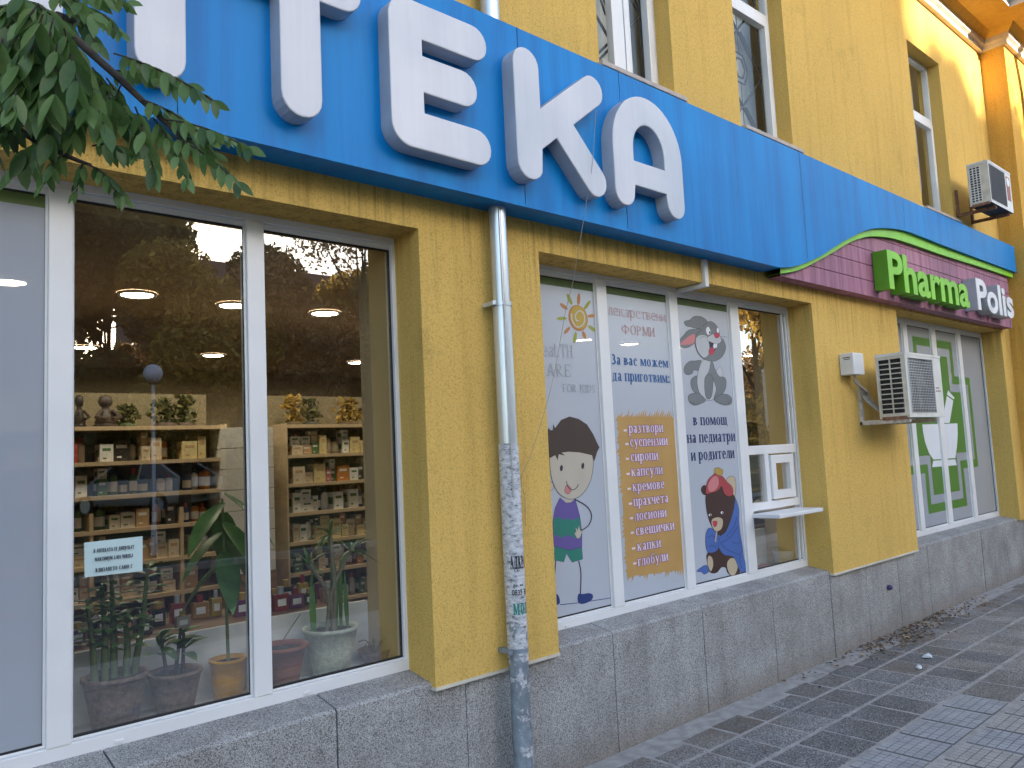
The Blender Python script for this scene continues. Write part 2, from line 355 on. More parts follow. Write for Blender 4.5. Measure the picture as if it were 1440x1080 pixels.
# ================================================================= setting
gmb = MB(); gmb.quad((-400, -400, -.14), (400, -400, -.14), (400, 400, -.14), (-400, 400, -.14))
tag(gmb.build('ground', M['grass']), kind='structure')
r_ = MB(); r_.quad((-150, -8, -.12), (150, -8, -.12), (150, -1.35, -.12), (-150, -1.35, -.12)); tag(r_.build('road', M['asphalt']), kind='structure')
k_ = MB(); k_.box(-150, -1.35, -.13, 150, -1.2, .0); k_.box(-150, -8.15, -.13, 150, -8, .0); tag(k_.build('kerb', M['kerb'], bevel=.01), kind='structure')
bk = MB()
ys = [(-8.15, -.005), (-12, .05), (-20, .5), (-40, .9), (-200, 1.5)]
for (ya, za), (yb, zb) in zip(ys, ys[1:]): bk.quad((-200, yb, zb), (200, yb, zb), (200, ya, za), (-200, ya, za))
tag(bk.build('grass_bank', M['grass']), kind='structure')
# pavement: bedding sheet with individual pavers on it
pv = MB(); pv.quad((-6, -1.2, -.0035), (20, -1.2, -.0035), (20, 2.96, -.0035), (-6, 2.96, -.0035), 4)
def paver(x0, y0, x1, y1, mi, tilt=.003):
    z = [random.uniform(-tilt, tilt*.4) for _ in range(4)]; e = .006
    vs = [(x0, y0, -.03), (x1, y0, -.03), (x1, y1, -.03), (x0, y1, -.03), (x0, y0, z[0]-e), (x1, y0, z[1]-e), (x1, y1, z[2]-e), (x0, y1, z[3]-e),
          (x0+e, y0+e, z[0]), (x1-e, y0+e, z[1]), (x1-e, y1-e, z[2]), (x0+e, y1-e, z[3])]
    fs = [(0, 1, 5, 4), (1, 2, 6, 5), (2, 3, 7, 6), (3, 0, 4, 7), (4, 5, 9, 8), (5, 6, 10, 9), (6, 7, 11, 10), (7, 4, 8, 11), (8, 9, 10, 11)]
    pv.add(vs, fs, mi)
rows = [(2.595, 2.80), (2.310, 2.578), (1.985, 2.292)]
for ri, (y0, y1) in enumerate(rows):
    x = -1.0+ri*.11
    while x < 16:
        w = random.choice([.27, .285, .29, .30])
        g = random.choice([.012, .016, .022])
        yy = y1-(random.uniform(-.02, .07) if ri == 0 else 0)
        paver(x+g/2, y0, x+w-g/2, yy, 1 if random.random() < .12+(.5 if x > 5.4 else 0) else 0)
        x += w
def gridtile(x0, y0, x1, y1, mi, n=7):
    paver(x0, y0, x1, y1, 6)          # dark body; pale squares sit a hair above it
    sx = (x1-x0-.012)/n; sy = (y1-y0-.012)/6
    for i in range(n):
        for j in range(6):
            a, b = x0+.006+i*sx, y0+.006+j*sy; z = .0015+random.uniform(0, .0012)
            pv.box(a+.0028, b+.0028, -.006, a+sx-.0028, b+sy-.0028, z, mi)
for ri in range(9):
    y1 = 1.965-ri*.305; y0 = y1-.28
    x = -.4+random.uniform(0, .25)
    while x < (5.36 if ri == 0 else 9.5):
        if ri < 3 and x > 1.5: gridtile(x+.004, y0, x+.296, y1, 2 if ri == 0 or random.random() < .12 else 3)
        else: paver(x+.004, y0, x+.296, y1, 2 if random.random() < .5 else 3)
        x += .302
    while x < 16:
        paver(x+.004, y0, x+.35, y1, 1); x += .356
pave = tag(pv.build('pavement', [M['slab'], M['slab2'], M['tile_a'], M['tile_b'], M['mortar'], M['asphalt'], plain('tile_groove_grey', (.11, .11, .115), .9)]), kind='structure')

# ================================================================= the pharmacy building
B_ = empty('pharmacy_building', (5, 2.9, 0), 'yellow rendered building with grey terrazzo plinth, shop windows and cornice along the pavement', 'building')
YW, YF, YI = 2.90, 3.10, 3.44
W1, W2, W3 = (-.85, 2.083), (2.848, 5.762), (7.335, 10.19)
ZB, ZT, ZT3 = .607, 2.662, 2.76
UP = [(3.43, 4.162, 3.86, 5.608), (4.945, 5.68, 3.86, 5.608), (8.213, 9.06, 3.86, 5.608), (0.6, 1.35, 3.86, 5.608)]
holes = [(W1[0], W1[1], ZB-1, ZT), (W2[0], W2[1], ZB-1, ZT), (W3[0], W3[1], ZB-1, ZT3)]+UP
def wall_cells(mb, x0, x1, z0, z1, holes, y, back, depth):
    xs = sorted({x0, x1, *[h[0] for h in holes], *[h[1] for h in holes]}); zs = sorted({z0, z1, *[min(max(h[2], z0), z1) for h in holes], *[h[3] for h in holes]})
    inside = lambda X, Z: any(h[0] < X < h[1] and h[2] < Z < h[3] for h in holes)
    for a, b in zip(xs, xs[1:]):
        for c, d in zip(zs, zs[1:]):
            if not inside((a+b)/2, (c+d)/2): mb.quad((a, y, c), (b, y, c), (b, y, d), (a, y, d))
    for h in holes:
        c = max(h[2], z0)
        mb.quad((h[0], y, c), (h[0], y, h[3]), (h[0], back, h[3]), (h[0], back, c))
        mb.quad((h[1], y, h[3]), (h[1], y, c), (h[1], back, c), (h[1], back, h[3]))
        mb.quad((h[0], y, h[3]), (h[1], y, h[3]), (h[1], back, h[3]), (h[0], back, h[3]))
        if h[2] > z0: mb.quad((h[1], y, c), (h[0], y, c), (h[0], back, c), (h[1], back, c))
wmb = MB(); wall_cells(wmb, -4, 10.5, ZB, 6.9, holes, YW, YF+.03, 0)
for a, b in ((-4, W1[0]), (W1[1], W2[0]), (W2[1], W3[0]), (W3[1], 10.5)): wmb.quad((a, YW, ZB), (a, 3.1, ZB), (b, 3.1, ZB), (b, YW, ZB))
wall = wmb.build('wall', M['stucco'], B_)
M['bead'] = plain('white_plaster_bead', (.6, .56, .48), .8)
for a, b in ((-4, W1[0]), (W1[1], W2[0]), (W2[1], W3[0])):
    tr = MB(); tr.box(a-.002, YW-.006, ZB-.012, b+.002, YW+.03, ZB+.002); tr.build('base_trim', M['bead'], B_)
wg = MB()
wg.quad((10.5, 2.64, 0), (16, 2.64, 0), (16, 2.64, 6.9), (10.5, 2.64, 6.9)); wg.quad((10.5, 2.95, .607), (10.5, 2.64, .607), (10.5, 2.64, 6.9), (10.5, 2.95, 6.9))
wg.build('wing_wall', M['stucco_wing'], B_)
# plinth panels with open joints and a sloped top
pl = MB()
joints = [-4, -3.2, -2.4, -1.6, -.8, .0, .8, 1.615, 2.27, 2.66, 3.29, 4.12, 4.93, 5.75, 6.35, 6.95, 7.6, 8.2, 9.0, 9.75, 10.46]
PY = 2.93
for a, b in zip(joints, joints[1:]):
    a += .0035; b -= .0035; dy = random.uniform(-.003, .003); y = PY+dy; c = .012
    pr = [(y, -.05), (y, .615), (y+c, .627), (3.13, .66), (3.13, -.05)]
    vs = [(a, p[0], p[1]) for p in pr]+[(b, p[0], p[1]) for p in pr]
    pl.add(vs, [(0, 5, 6, 1), (1, 6, 7, 2), (2, 7, 8, 3), (0, 1, 2, 3, 4), (9, 8, 7, 6, 5)])
pl.box(-4, PY+.012, -.05, 10.46, 3.12, .6, 1)
pl.box(10.46, 2.61, -.05, 16, 3.1, .60, 0)
pl.build('plinth', [M['plinth'], M['gasket']], B_)
# cornice swept round the wing corner
co = MB()
prof = [(.003, 6.17, 0), (.05, 6.17, 0), (.05, 6.215, 0), (.085, 6.235, 0), (.085, 6.29, 0), (.13, 6.33, 1), (.16, 6.36, 1), (.48, 6.37, 1), (.48, 6.46, 0), (.56, 6.50, 2), (.60, 6.56, 2), (.62, 6.66, 2), (.0, 6.78, 2)]
def path(d): return [(-4, 2.9-d), (10.5-d, 2.9-d), (10.5-d, 2.64-d), (16, 2.64-d)]
for (d0, z0, k0), (d1, z1, k1) in zip(prof, prof[1:]):
    A, Bp = path(d0), path(d1)
    for i in range(3): co.quad((*A[i], z0), (*A[i+1], z0), (*Bp[i+1], z1), (*Bp[i], z1), k1)
co.build('cornice', [M['cornice'], M['stucco_wing'], M['gutter']], B_)
# interior shell
sh = MB()
X0, X1, YB, ZC = -3.5, 10.4, 9.2, 2.75
sh.quad((X0, YI, .05), (X1, YI, .05), (X1, YB, .05), (X0, YB, .05), 1)
sh.quad((X0, YI-.3, ZC), (X0, YB, ZC), (X1, YB, ZC), (X1, YI-.3, ZC), 2)
sh.quad((X0, YB, .05), (X1, YB, .05), (X1, YB, ZC), (X0, YB, ZC), 0)
sh.quad((X0, YI, .05), (X0, YB, .05), (X0, YB, ZC), (X0, YI, ZC), 0); sh.quad((X1, YB, .05), (X1, YI, .05), (X1, YI, ZC), (X1, YB, ZC), 0)
sh.build('interior_shell', [M['int_wall'], M['int_floor'], M['ceiling']], B_)
rv = MB()
for (a, b), zt in ((W1, ZT), (W2, ZT), (W3, ZT3)):
    for X in (a, b): rv.quad((X, 3.165, .6), (X, YI, .6), (X, YI, zt), (X, 3.165, zt))
    rv.quad((a, 3.165, zt), (b, 3.165, zt), (b, YI, zt), (a, YI, zt))
for a, b in ((X0, W1[0]), (W1[1], W2[0]), (W2[1], W3[0]), (W3[1], X1)): rv.quad((a, YI, .05), (b, YI, .05), (b, YI, ZC), (a, YI, ZC))
rv.build('window_reveal', M['tan_wall'], B_)
for a, b in (W1, W2, W3):
    lg = MB(); lg.box(a+.002, 3.135, .60, b-.002, YI-.002, .66); lg.build('window_ledge', M['white_int'], B_)
    lg = MB(); lg.box(a+.002, YI, .10, b-.002, YI+.03, .93); lg.build('ledge_back_board', M['white_int'], B_)

# ---- shop windows: the part is the outer frame, its pieces are sub-parts
def prof_frame(mb, x0, x1, z0, z1, w, y0, y1, wb=None, mi=0):
    wb = wb or w
    mb.box(x0, y0, z0, x1, y1, z0+wb, mi); mb.box(x0, y0, z1-w, x1, y1, z1, mi)
    mb.box(x0, y0+.0006, z0+wb, x0+w, y1-.0006, z1-w, mi); mb.box(x1-w, y0+.0006, z0+wb, x1, y1-.0006, z1-w, mi)
def shop_window(x0, x1, zt, mulls, label):
    f = MB(); z0 = .645; zt2 = zt+.03
    prof_frame(f, x0-.02, x1+.04, z0, zt2, .06, YF, YF+.06, .056)
    f.box(x0, YF+.014, z0+.056, x1, YF+.05, z0+.066); f.box(x0, YF+.014, zt2-.085, x1, YF+.05, zt2-.06)
    for i in range(int((x1-x0)/.72)+1):        # drain caps
        xx = x0+.25+i*.72; f.box(xx, YF-.006, z0+.016, xx+.03, YF+.002, z0+.03)
    o = f.build('shop_window', M['pvc'], B_, .003); o['label'] = label
    for a, b in mulls:
        q = MB(); q.box(a, YF-.004, z0+.054, b, YF+.058, zt2-.058); q.box(a-.008, YF+.014, z0+.066, b+.008, YF+.05, zt2-.085)
        q.build('mullion', M['pvc'], o, .004)
    xs = [x0+.04]+[t for mm in mulls for t in mm]+[x1-.02]
    for a, b in zip(xs[::2], xs[1::2]):
        g = MB(); g.quad((a-.01, YF+.02, z0+.06), (b+.01, YF+.02, z0+.06), (b+.01, YF+.02, zt2-.07), (a-.01, YF+.02, zt2-.07)); g.build('pane', M['glass'], o)
        k = MB(); prof_frame(k, a+.001, b-.001, z0+.067, zt2-.086, .008, YF+.017, YF+.03); k.build('gasket', M['gasket'], o)
    return o
SW1 = shop_window(*W1, ZT, [(-.10, -.02), (.628, .706), (1.35, 1.427)], 'white framed display window with potted plants behind its glass')
SW2 = shop_window(*W2, ZT, [(3.51, 3.60), (4.22, 4.31), (4.935, 5.045)], 'white framed window with printed films and a service hatch')
SW3 = shop_window(*W3, ZT3, [(7.955, 8.055), (8.665, 8.78), (9.40, 9.50)], 'white framed window covered by a green cross print')
# service hatch of the second window
h = MB()
h.box(5.046, YF-.002, 1.525, 5.70, YF+.056, 1.59); h.box(5.046, YF-.001, 1.125, 5.70, YF+.055, 1.18)
h.box(5.255, YF-.0015, 1.18, 5.31, YF+.0545, 1.525)
prof_frame(h, 5.66, 5.72, .70, 2.60, .012, YF-.001, YF+.02)
h.build('hatch_frame', M['pvc'], SW2, .003)
hs = MB(); prof_frame(hs, 5.322, 5.645, 1.192, 1.514, .062, YF-.016, YF+.03); hs.build('hatch_sash', M['pvc'], SW2, .004)
hl = MB(); hl.box(5.03, 2.885, 1.080, 5.655, YF-.001, 1.109); hl.build('service_ledge', M['pvc'], SW2, .006)

# ---- upper windows
def upper_window(x0, x1, z0, z1, lattice, open_leaf):
    f = MB(); y0 = 3.02; prof_frame(f, x0-.01, x1+.02, z0, z1+.02, .05, y0, y0+.06)
    zm = z0+(z1-z0)*.62; f.box(x0+.04, y0+.001, zm, x1-.03, y0+.059, zm+.06)
    o = f.build('upper_window', M['pvc'], B_, .003)
    s = MB()
    xm = (x0+x1)/2-.04 if open_leaf else x0+.05
    if open_leaf: s.box(xm-.05, y0-.012, z0+.05, xm+.06, y0+.04, zm)
    prof_frame(s, xm+(.07 if open_leaf else 0), x1-.035, z0+.052, zm-.002, .055, y0-.014, y0+.04)
    s.build('sash', M['pvc'], o, .003)
    g = MB(); g.quad((x0+.03, y0+.025, z0+.04), (x1-.03, y0+.025, z0+.04), (x1-.03, y0+.025, z1-.03), (x0+.03, y0+.025, z1-.03)); g.build('pane', M['glass_up'], o)
    if lattice:
        q = MB(); yb = y0+.07
        def bar(a, b, w=.009): q.tube([(a[0], yb, a[1]), (b[0], yb, b[1])], w, 4)
        xa, xb = x0+.06, x1-.06; n = 4; st = (xb-xa)/2; z = z0+.02
        while z < z1:
            xc = (xa+xb)/2
            bar((xa, z), (xc, z+st)); bar((xb, z), (xc, z+st)); bar((xc, z+st), (xa, z+2*st)); bar((xc, z+st), (xb, z+2*st))
            bar((xa, z+.05), (xc-.04, z+st)); bar((xb, z+.05), (xc+.04, z+st))
            for rr in (.07, .11):
                pts = [(xc+rr*cos(t*pi/3), z+rr*1.25*sin(t*pi/3)) for t in range(7)]
                for u, v in zip(pts, pts[1:]): bar(u, v, .006)
            for sx in (xa, xb): bar((sx, z), (sx, z+2*st))
            bar((xc, z+.12), (xc, z+2*st-.12), .004)
            z += 2*st
        q.build('lattice_grille', M['dark'], o)
    c = MB(); c.quad((x0-.05, 3.24, z0-.05), (x1+.1, 3.24, z0-.05), (x1+.1, 3.24, z1+.05), (x0-.05, 3.24, z1+.05)); c.build('curtain', plain('pale_curtain', (.60, .64, .63), .9, 0, .15, 14, stretch=(6, 1, .3)), o)
    s2 = MB(); s2.box(x0-.045, 2.835, z0-.035, x1+.045, 3.02, z0-.004); s2.build('window_sill', M['stone_sill'], o, .005)
    return o
upper_window(*UP[0], True, True); upper_window(*UP[1], True, False); upper_window(*UP[2], False, False); upper_window(*UP[3], True, False)
vb = MB(); vb.quad((-4, 3.4, 2.9), (10.5, 3.4, 2.9), (10.5, 3.4, 6.8), (-4, 3.4, 6.8)); vb.build('inner_wall', M['int_wall'], B_)

# ================================================================= text
def text_geo(body, bold=0.0, extrude=0.0, bevel=0.0, res=4, space=1.0):
    cu = bpy.data.curves.new('text', 'FONT'); cu.body = body; cu.offset = bold; cu.extrude = extrude; cu.bevel_depth = bevel; cu.resolution_u = res; cu.space_character = space
    ob = bpy.data.objects.new('text', cu); COL.objects.link(ob)
    dg = bpy.context.evaluated_depsgraph_get(); me = bpy.data.meshes.new_from_object(ob.evaluated_get(dg))
    vs = [v.co.copy() for v in me.vertices]; fs = [tuple(p.vertices) for p in me.polygons]
    bpy.data.objects.remove(ob); bpy.data.curves.remove(cu); bpy.data.meshes.remove(me)
    return vs, fs
def serif_geo(body, T=.25, t=.085):
    """own Cyrillic / Latin serif lettering: every glyph is a list of strokes; unit = x-height. Returns polygons [(x, z)...] and the width"""
    out = []; X = 0.0; sf = .08+t*.2; sh_ = max(.05, t*.8)
    thin = T < .15
    def one(ch):
        P_ = []; up = ch.isupper() or ch.isdigit(); k = 1.38 if up else 1.0; c = ch.lower()
        def rect(x0, y0, x1, y1): P_.append([(x0, y0*k), (x1, y0*k), (x1, y1*k), (x0, y1*k)])
        def stem(x, y0=0, y1=1, w=T, bs=True, ts=True):
            rect(x, y0, x+w, y1)
            if bs: rect(x-sf, y0, x+w+sf, y0+sh_)
            if ts: rect(x-sf, y1-sh_, x+w*.6, y1)
        def diag(xa, ya, xb, yb, w): P_.append([(xa-w/2, ya*k), (xa+w/2, ya*k), (xb+w/2, yb*k), (xb-w/2, yb*k)])
        def ring(cx, cy, rx, ry, a0=0, a1=360, tv=None, th=None, n=20):
            tv = T if tv is None else tv; th = t if th is None else th
            tv = min(tv, rx*.85); th = min(th, ry*.7)
            pt = lambda r1, r2, q_: (cx+r1*cos(radians(q_)), (cy+r2*sin(radians(q_)))*k)
            for i in range(n):
                q0, q1 = a0+(a1-a0)*i/n, a0+(a1-a0)*(i+1)/n
                P_.append([pt(rx, ry, q0), pt(rx, ry, q1), pt(rx-tv, ry-th, q1), pt(rx-tv, ry-th, q0)])
        W_ = .84
        if c in 'пh' and not (c == 'h'): stem(0); stem(.56); rect(T, 1-t, .56, 1); W_ = .56+T
        elif c == 'и': stem(0); stem(.58); diag(T*.8, .08, .58+T*.2, .92, t*1.3); W_ = .58+T
        elif c in 'нh': stem(0); stem(.56); rect(T, .47, .56, .47+t); W_ = .56+T
        elif c in 'рp':
            stem(0, 0 if up else -.42, 1, bs=True)
            if up: ring(T*.6, .72, .52, .28, -90, 90); W_ = .66
            else: ring(.42, .5, .38, .52); W_ = .80
        elif c in 'оo': ring(.40, .5, .40, .53); W_ = .80
        elif c in 'сc': ring(.40, .5, .40, .53, 52, 312); ring(.56, .76, .12, .11, 0, 360, .12, .11, 8); W_ = .72
        elif c in 'еe':
            if up: stem(0, ts=True); rect(0, 1-t, .58, 1); rect(0, 0, .60, t); rect(T, .48, .46, .48+t); rect(.58-t, .78, .58, 1); rect(.60-t, 0, .60, .24); W_ = .62
            else: ring(.38, .5, .38, .53, 0, 318); rect(.12, .50, .73, .50+t*.9); W_ = .74
        elif c in 'аa':
            if up: diag(.10, 0, .40, 1, t*1.2); diag(.70, 0, .42, 1, T); rect(.20, .34, .62, .34+t); rect(-.02, 0, .22, sh_); rect(.55, 0, .88, sh_); W_ = .84
            else: rect(.40, .05, .40+T, .72); ring(.36, .70, .29, .32, 0, 165, T, t*1.1); ring(.28, .27, .28, .29, 0, 360, T*.85); rect(.42, 0, .46+T, sh_*1.4); W_ = .46+T
        elif c in 'вb': stem(0); ring(T*.5, .75, .50, .26, -90, 90); ring(T*.5, .27, .58, .28, -90, 90); rect(0, .47, .35, .47+t); rect(0, 1-t, .3, 1); rect(0, 0, .3, t); W_ = T*.5+.58
        elif c == 'з': ring(.28, .75, .32, .28, -90, 150); ring(.28, .27, .38, .29, -150, 90); rect(.20, .46, .34, .46+t); W_ = .66
        elif c in 'тt': stem(.30, ts=False); rect(0, 1-t, .60+T, 1); rect(0, .74, t, 1); rect(.60+T-t, .74, .60+T, 1); W_ = .60+T
        elif c == 'г': stem(0); rect(0, 1-t, .56, 1); rect(.56-t, .70, .56, 1); W_ = .56
        elif c in 'кk': stem(0); diag(T*.8, .42, .60, 1, t*1.4); diag(.36, .58, .66, 0, T); rect(.50, 1-sh_, .76, 1); rect(.46, 0, .86, sh_); W_ = .82
        elif c == 'л': stem(.46, ts=False); diag(.06, 0, .26, 1, t*1.3); rect(.18, 1-t, .46+T, 1); rect(-.06, 0, .12, sh_*1.8); W_ = .46+T
        elif c == 'м': stem(0, w=t*1.3); diag(T*.55, 1, .48, .08, T); diag(.48, .05, .82, 1, t*1.2); stem(.78); rect(.74, 1-sh_, 1.1, 1); W_ = .78+T
        elif c in 'щшц':
            stem(0); stem(.46)
            if c != 'ц': stem(.92)
            r_ = (.92 if c != 'ц' else .46)+T; rect(0, 0, r_+.08, t)
            if c != 'ш': rect(r_, -.22, r_+t*1.1, t)
            W_ = r_+.1
        elif c == 'ч': stem(.54); rect(0, .62, T, 1); rect(-sf, 1-sh_, T*.6, 1); ring(.36, .66, .36, .26, 180, 300); rect(.34, .40, .56, .40+t); W_ = .54+T
        elif c == 'б': ring(.40, .46, .40, .49); ring(.46, .80, .46, .58, 95, 190, T*.6, t); rect(.40, 1.30, .70, 1.30+t*1.3); W_ = .80
        elif c == 'у': diag(.14, 1, .44, .02, T); diag(.70, 1, .30, -.36, t*1.3); rect(-.06, 1-sh_, .34, 1); rect(.54, 1-sh_, .84, 1); ring(.20, -.30, .13, .12, 0, 360, .11, .11, 8); W_ = .80
        elif c == 'х': diag(.14, 1, .62, 0, T); diag(.64, 1, .12, 0, t*1.3); rect(-.06, 1-sh_, .36, 1); rect(.48, 1-sh_, .78, 1); rect(-.04, 0, .30, sh_); rect(.42, 0, .84, sh_); W_ = .78
        elif c == 'ж':
            stem(.48, ts=True)
            for q_ in (-1, 1): m_ = .48+T/2; diag(m_+q_*T*.3, .46, m_+q_*.42, 1, t*1.3); diag(m_+q_*T*.4, .56, m_+q_*.46, 0, T*.8); rect(m_+q_*.46-.16, 0, m_+q_*.46+.16, sh_); rect(m_+q_*.42-.10, 1-sh_, m_+q_*.42+.10, 1)
            W_ = .96+T
        elif c == 'д': stem(.46, 0, 1, ts=False, bs=False); diag(.12, .05, .28, 1, t*1.3); rect(.20, 1-t, .46+T+sf, 1); rect(-.02, 0, .56+T, t); rect(-.02, -.22, t*1.1-.02, t); rect(.56+T-t*1.1, -.22, .56+T, t); W_ = .56+T
        elif c == 'ф': stem(.46, 0, 1, ts=True); ring(.46+T/2, .52, .50+T/2, .34, 0, 360); W_ = .94+T
        elif c == 'l': stem(0); rect(0, 0, .58, t); rect(.58-t, 0, .58, .24); W_ = .60
        elif c == 'r': stem(0); ring(T*.6, .74, .48, .26, -90, 90); diag(T+.05, .48, .62, 0, T*.9); W_ = .72
        elif c == 'f': stem(0); rect(0, 1-t, .56, 1); rect(T, .48, .44, .48+t); rect(.56-t, .78, .56, 1); W_ = .58
        elif c == 'i': stem(0); W_ = T
        elif c == 'd': stem(0); ring(T*.5, .5, .66, .5, -90, 90); W_ = T*.5+.66
        elif c == 's': ring(.30, .75, .30, .27, 30, 270); ring(.30, .26, .30, .28, -150, 90); W_ = .60
        elif c == ':': rect(.05, 0, .05+T, T); rect(.05, .66, .05+T, .66+T); W_ = .1+T
        elif c == '-': rect(0, .36, .4, .36+T*.6); W_ = .4
        elif c == '2': ring(.30, .72, .30, .28, -30, 170); diag(.10, 0, .52, .62, T); rect(0, 0, .6, t*1.4); W_ = .62
        elif c == ' ': W_ = .34
        return P_, W_
    for ch in body:
        P_, w = one(ch); out += [[(x+X, z) for x, z in p] for p in P_]; X += w+(.17 if not thin else .2)
    return out, X-.17
def place_text(mb, body, xl, xr, zb, zx, y, mi=0, T=.25, t=.085, xh=1.0, slant=0, dx=0, dz=0):
    """flat lettering on a plane y: spans xl..xr, baseline zb; xh = height (x-height units) that reaches zx"""
    polys, w = serif_geo(body, T, t); sx = (xr-xl)/w; sz = (zx-zb)/xh
    for i, p in enumerate(polys):
        yy = y-(i % 12)*.00004
        q_ = [(xl+x*sx+slant*z*sz+dx, zb+z*sz+dz) for x, z in p]
        mb.poly(q_, yy, mi)

# ================================================================= blue sign with white letters
YS, YL = 2.742, 2.662
SG = empty('blue_fascia_sign', (5, YS, 2.82), 'long blue fascia sign with big white rounded letters above the shop windows', 'sign')
zz = lambda ox, oy, s: (lambda x, y: (ox+x*s, oy+y*s))
q = zz(1080, 310, .25)
edge_px = [(60, 263), (130, 260), (200, 240), (300, 195), (400, 130), (500, 75), (560, 52), (620, 42), (700, 45), (780, 60), (900, 105), (1000, 145), (1200, 219), (1390, 290)]
edge = [(at(*q(*p), YS).x, at(*q(*p), YS).z) for p in edge_px]
low = [(-3, 2.818), (4.55, 2.818)]+[(p.x, p.y) for p in smooth([(x, z) for x, z in edge], 4, False)]
XE = 10.44
low = [p for p in low if p[0] < XE-.02]+[(XE, edge[-1][1])]
ZTOP = 3.744
def low_z(x):
    for (a, za), (b, zb) in zip(low, low[1:]):
        if a <= x <= b: return za+(zb-za)*(x-a)/(b-a)
    return low[-1][1]
def band(mb, pts_lo, ztop, y0, y1, mi=0, mi_lo=0):
    for (a, za), (b, zb) in zip(pts_lo, pts_lo[1:]):
        mb.quad((a, y0, za), (b, y0, zb), (b, y0, ztop), (a, y0, ztop), mi)
        mb.quad((a, y1, za), (b, y1, zb), (b, y0, zb), (a, y0, za), mi_lo)
pn = MB()
seams = [-1.6, -.3, .95, 2.62, 3.40, 5.45, 7.3, 9.0]
lowd = sorted(set(low)|{(x, low_z(x)) for x in seams}|{(x+.004, low_z(x+.004)) for x in seams})
for (a, za), (b, zb) in zip(lowd, lowd[1:]):
    sm_ = any(abs(a-s) < 1e-6 for s in seams); y = YS+.004 if sm_ else YS
    pn.quad((a, y, za), (b, y, zb), (b, y, ZTOP), (a, y, ZTOP)); pn.quad((a, YW, za), (b, YW, zb), (b, y, zb), (a, y, za))
pn.quad((-3, YS, ZTOP), (XE, YS, ZTOP), (XE, YW, ZTOP), (-3, YW, ZTOP)); pn.quad((XE, YS, edge[-1][1]), (XE, YW, edge[-1][1]), (XE, YW, ZTOP), (XE, YS, ZTOP))
pn.build('sign_panel', M['blue'], SG)
lip = MB()
for (a, za), (b, zb) in zip(low, low[1:]): lip.add([(a, YS-.004, za-.002), (b, YS-.004, zb-.002), (b, YS-.004, zb+.012), (a, YS-.004, za+.012), (a, YS+.01, za-.002), (b, YS+.01, zb-.002)], [(0, 1, 2, 3), (4, 5, 1, 0)])
lip.build('edge_trim', M['blue'], SG)
# letters: unions of rounded strokes, outlined on a fine grid-free analytic way (bmesh boolean-free): each letter is a 2-D curve
def curve_letter(name, loops, y0, y1, mats, parent):
    cu = bpy.data.curves.new(name, 'CURVE'); cu.dimensions = '2D'; cu.fill_mode = 'BOTH'; cu.extrude = (y1-y0)/2; cu.bevel_depth = .006; cu.bevel_resolution = 2; cu.offset = -.006
    for lp in loops:
        sp = cu.splines.new('POLY'); sp.points.add(len(lp)-1); sp.use_cyclic_u = True
        for p, c in zip(sp.points, lp): p.co = (c[0], c[1], 0, 1)
    ob = bpy.data.objects.new(name, cu); COL.objects.link(ob)
    dg = bpy.context.evaluated_depsgraph_get(); me = bpy.data.meshes.new_from_object(ob.evaluated_get(dg))
    bpy.data.objects.remove(ob); bpy.data.curves.remove(cu)
    mb = MB(); ym = (y0+y1)/2
    mb.v = [(v.co.x, ym-v.co.z, v.co.y) for v in me.vertices]
    for p in me.polygons:
        mb.f.append(list(p.vertices)); n = p.normal; mb.mi.append(0 if n.z > .5 else 1); mb.sm.append(False)
    bpy.data.meshes.remove(me)
    return mb.build(name, mats, parent)
def arc(cx, cy, rx, ry, a0, a1, n=10): return [(cx+rx*cos(radians(a0+(a1-a0)*i/n)), cy+ry*sin(radians(a0+(a1-a0)*i/n))) for i in range(n+1)]
T = .172; H0, H1 = 2.925, 3.592
def rr(x0, z0, x1, z1, r):              # rectangle with rounded corners r = (bl, br, tr, tl)
    bl, br, trr, tl = r; o = []
    o += arc(x0+bl, z0+bl, bl, bl, 180, 270) if bl else [(x0, z0)]
    o += arc(x1-br, z0+br, br, br, 270, 360) if br else [(x1, z0)]
    o += arc(x1-trr, z1-trr, trr, trr, 0, 90) if trr else [(x1, z1)]
    o += arc(x0+tl, z1-tl, tl, tl, 90, 180) if tl else [(x0, z1)]
    return o
def let_P(x):                           # П
    w = .55; R = .085
    o = arc(x+R, H0+R, R, R, 180, 360)+[(x+T, H1-T)]+[(x+w-T, H1-T)]+arc(x+w-R, H0+R, R, R, 180, 360)+arc(x+w-R, H1-R, R, R, 0, 90)+arc(x+R, H1-R, R, R, 90, 180)
    return [o]
def let_T(xc):
    w = .27+.005; R = .086
    return [arc(xc, H0+R, T/2, R, 180, 360)+[(xc+T/2, H1-T)]+arc(xc+w-R, H1-R, R, R, -90, 90)+arc(xc-w+R, H1-R, R, R, 90, 270)+[(xc-T/2, H1-T)]]
def let_E(x):
    R = T/2-.002; w = .545; wm = .475; a = .168; zc = (H0+H1)/2
    o = arc(x+.10, H0+.10, .10, .10, 180, 270)+arc(x+w-R, H0+R, R, R, -90, 90)+[(x+T, H0+2*R)]+[(x+T, zc-R+.01)]+arc(x+wm-R, zc+.01, R, R, -90, 90)+[(x+T, zc+R+.01)]
    o += [(x+T, H1-2*R)]+arc(x+w-R, H1-R, R, R, -90, 90)+arc(x+.10, H1-.10, .10, .10, 90, 180)
    return [o]
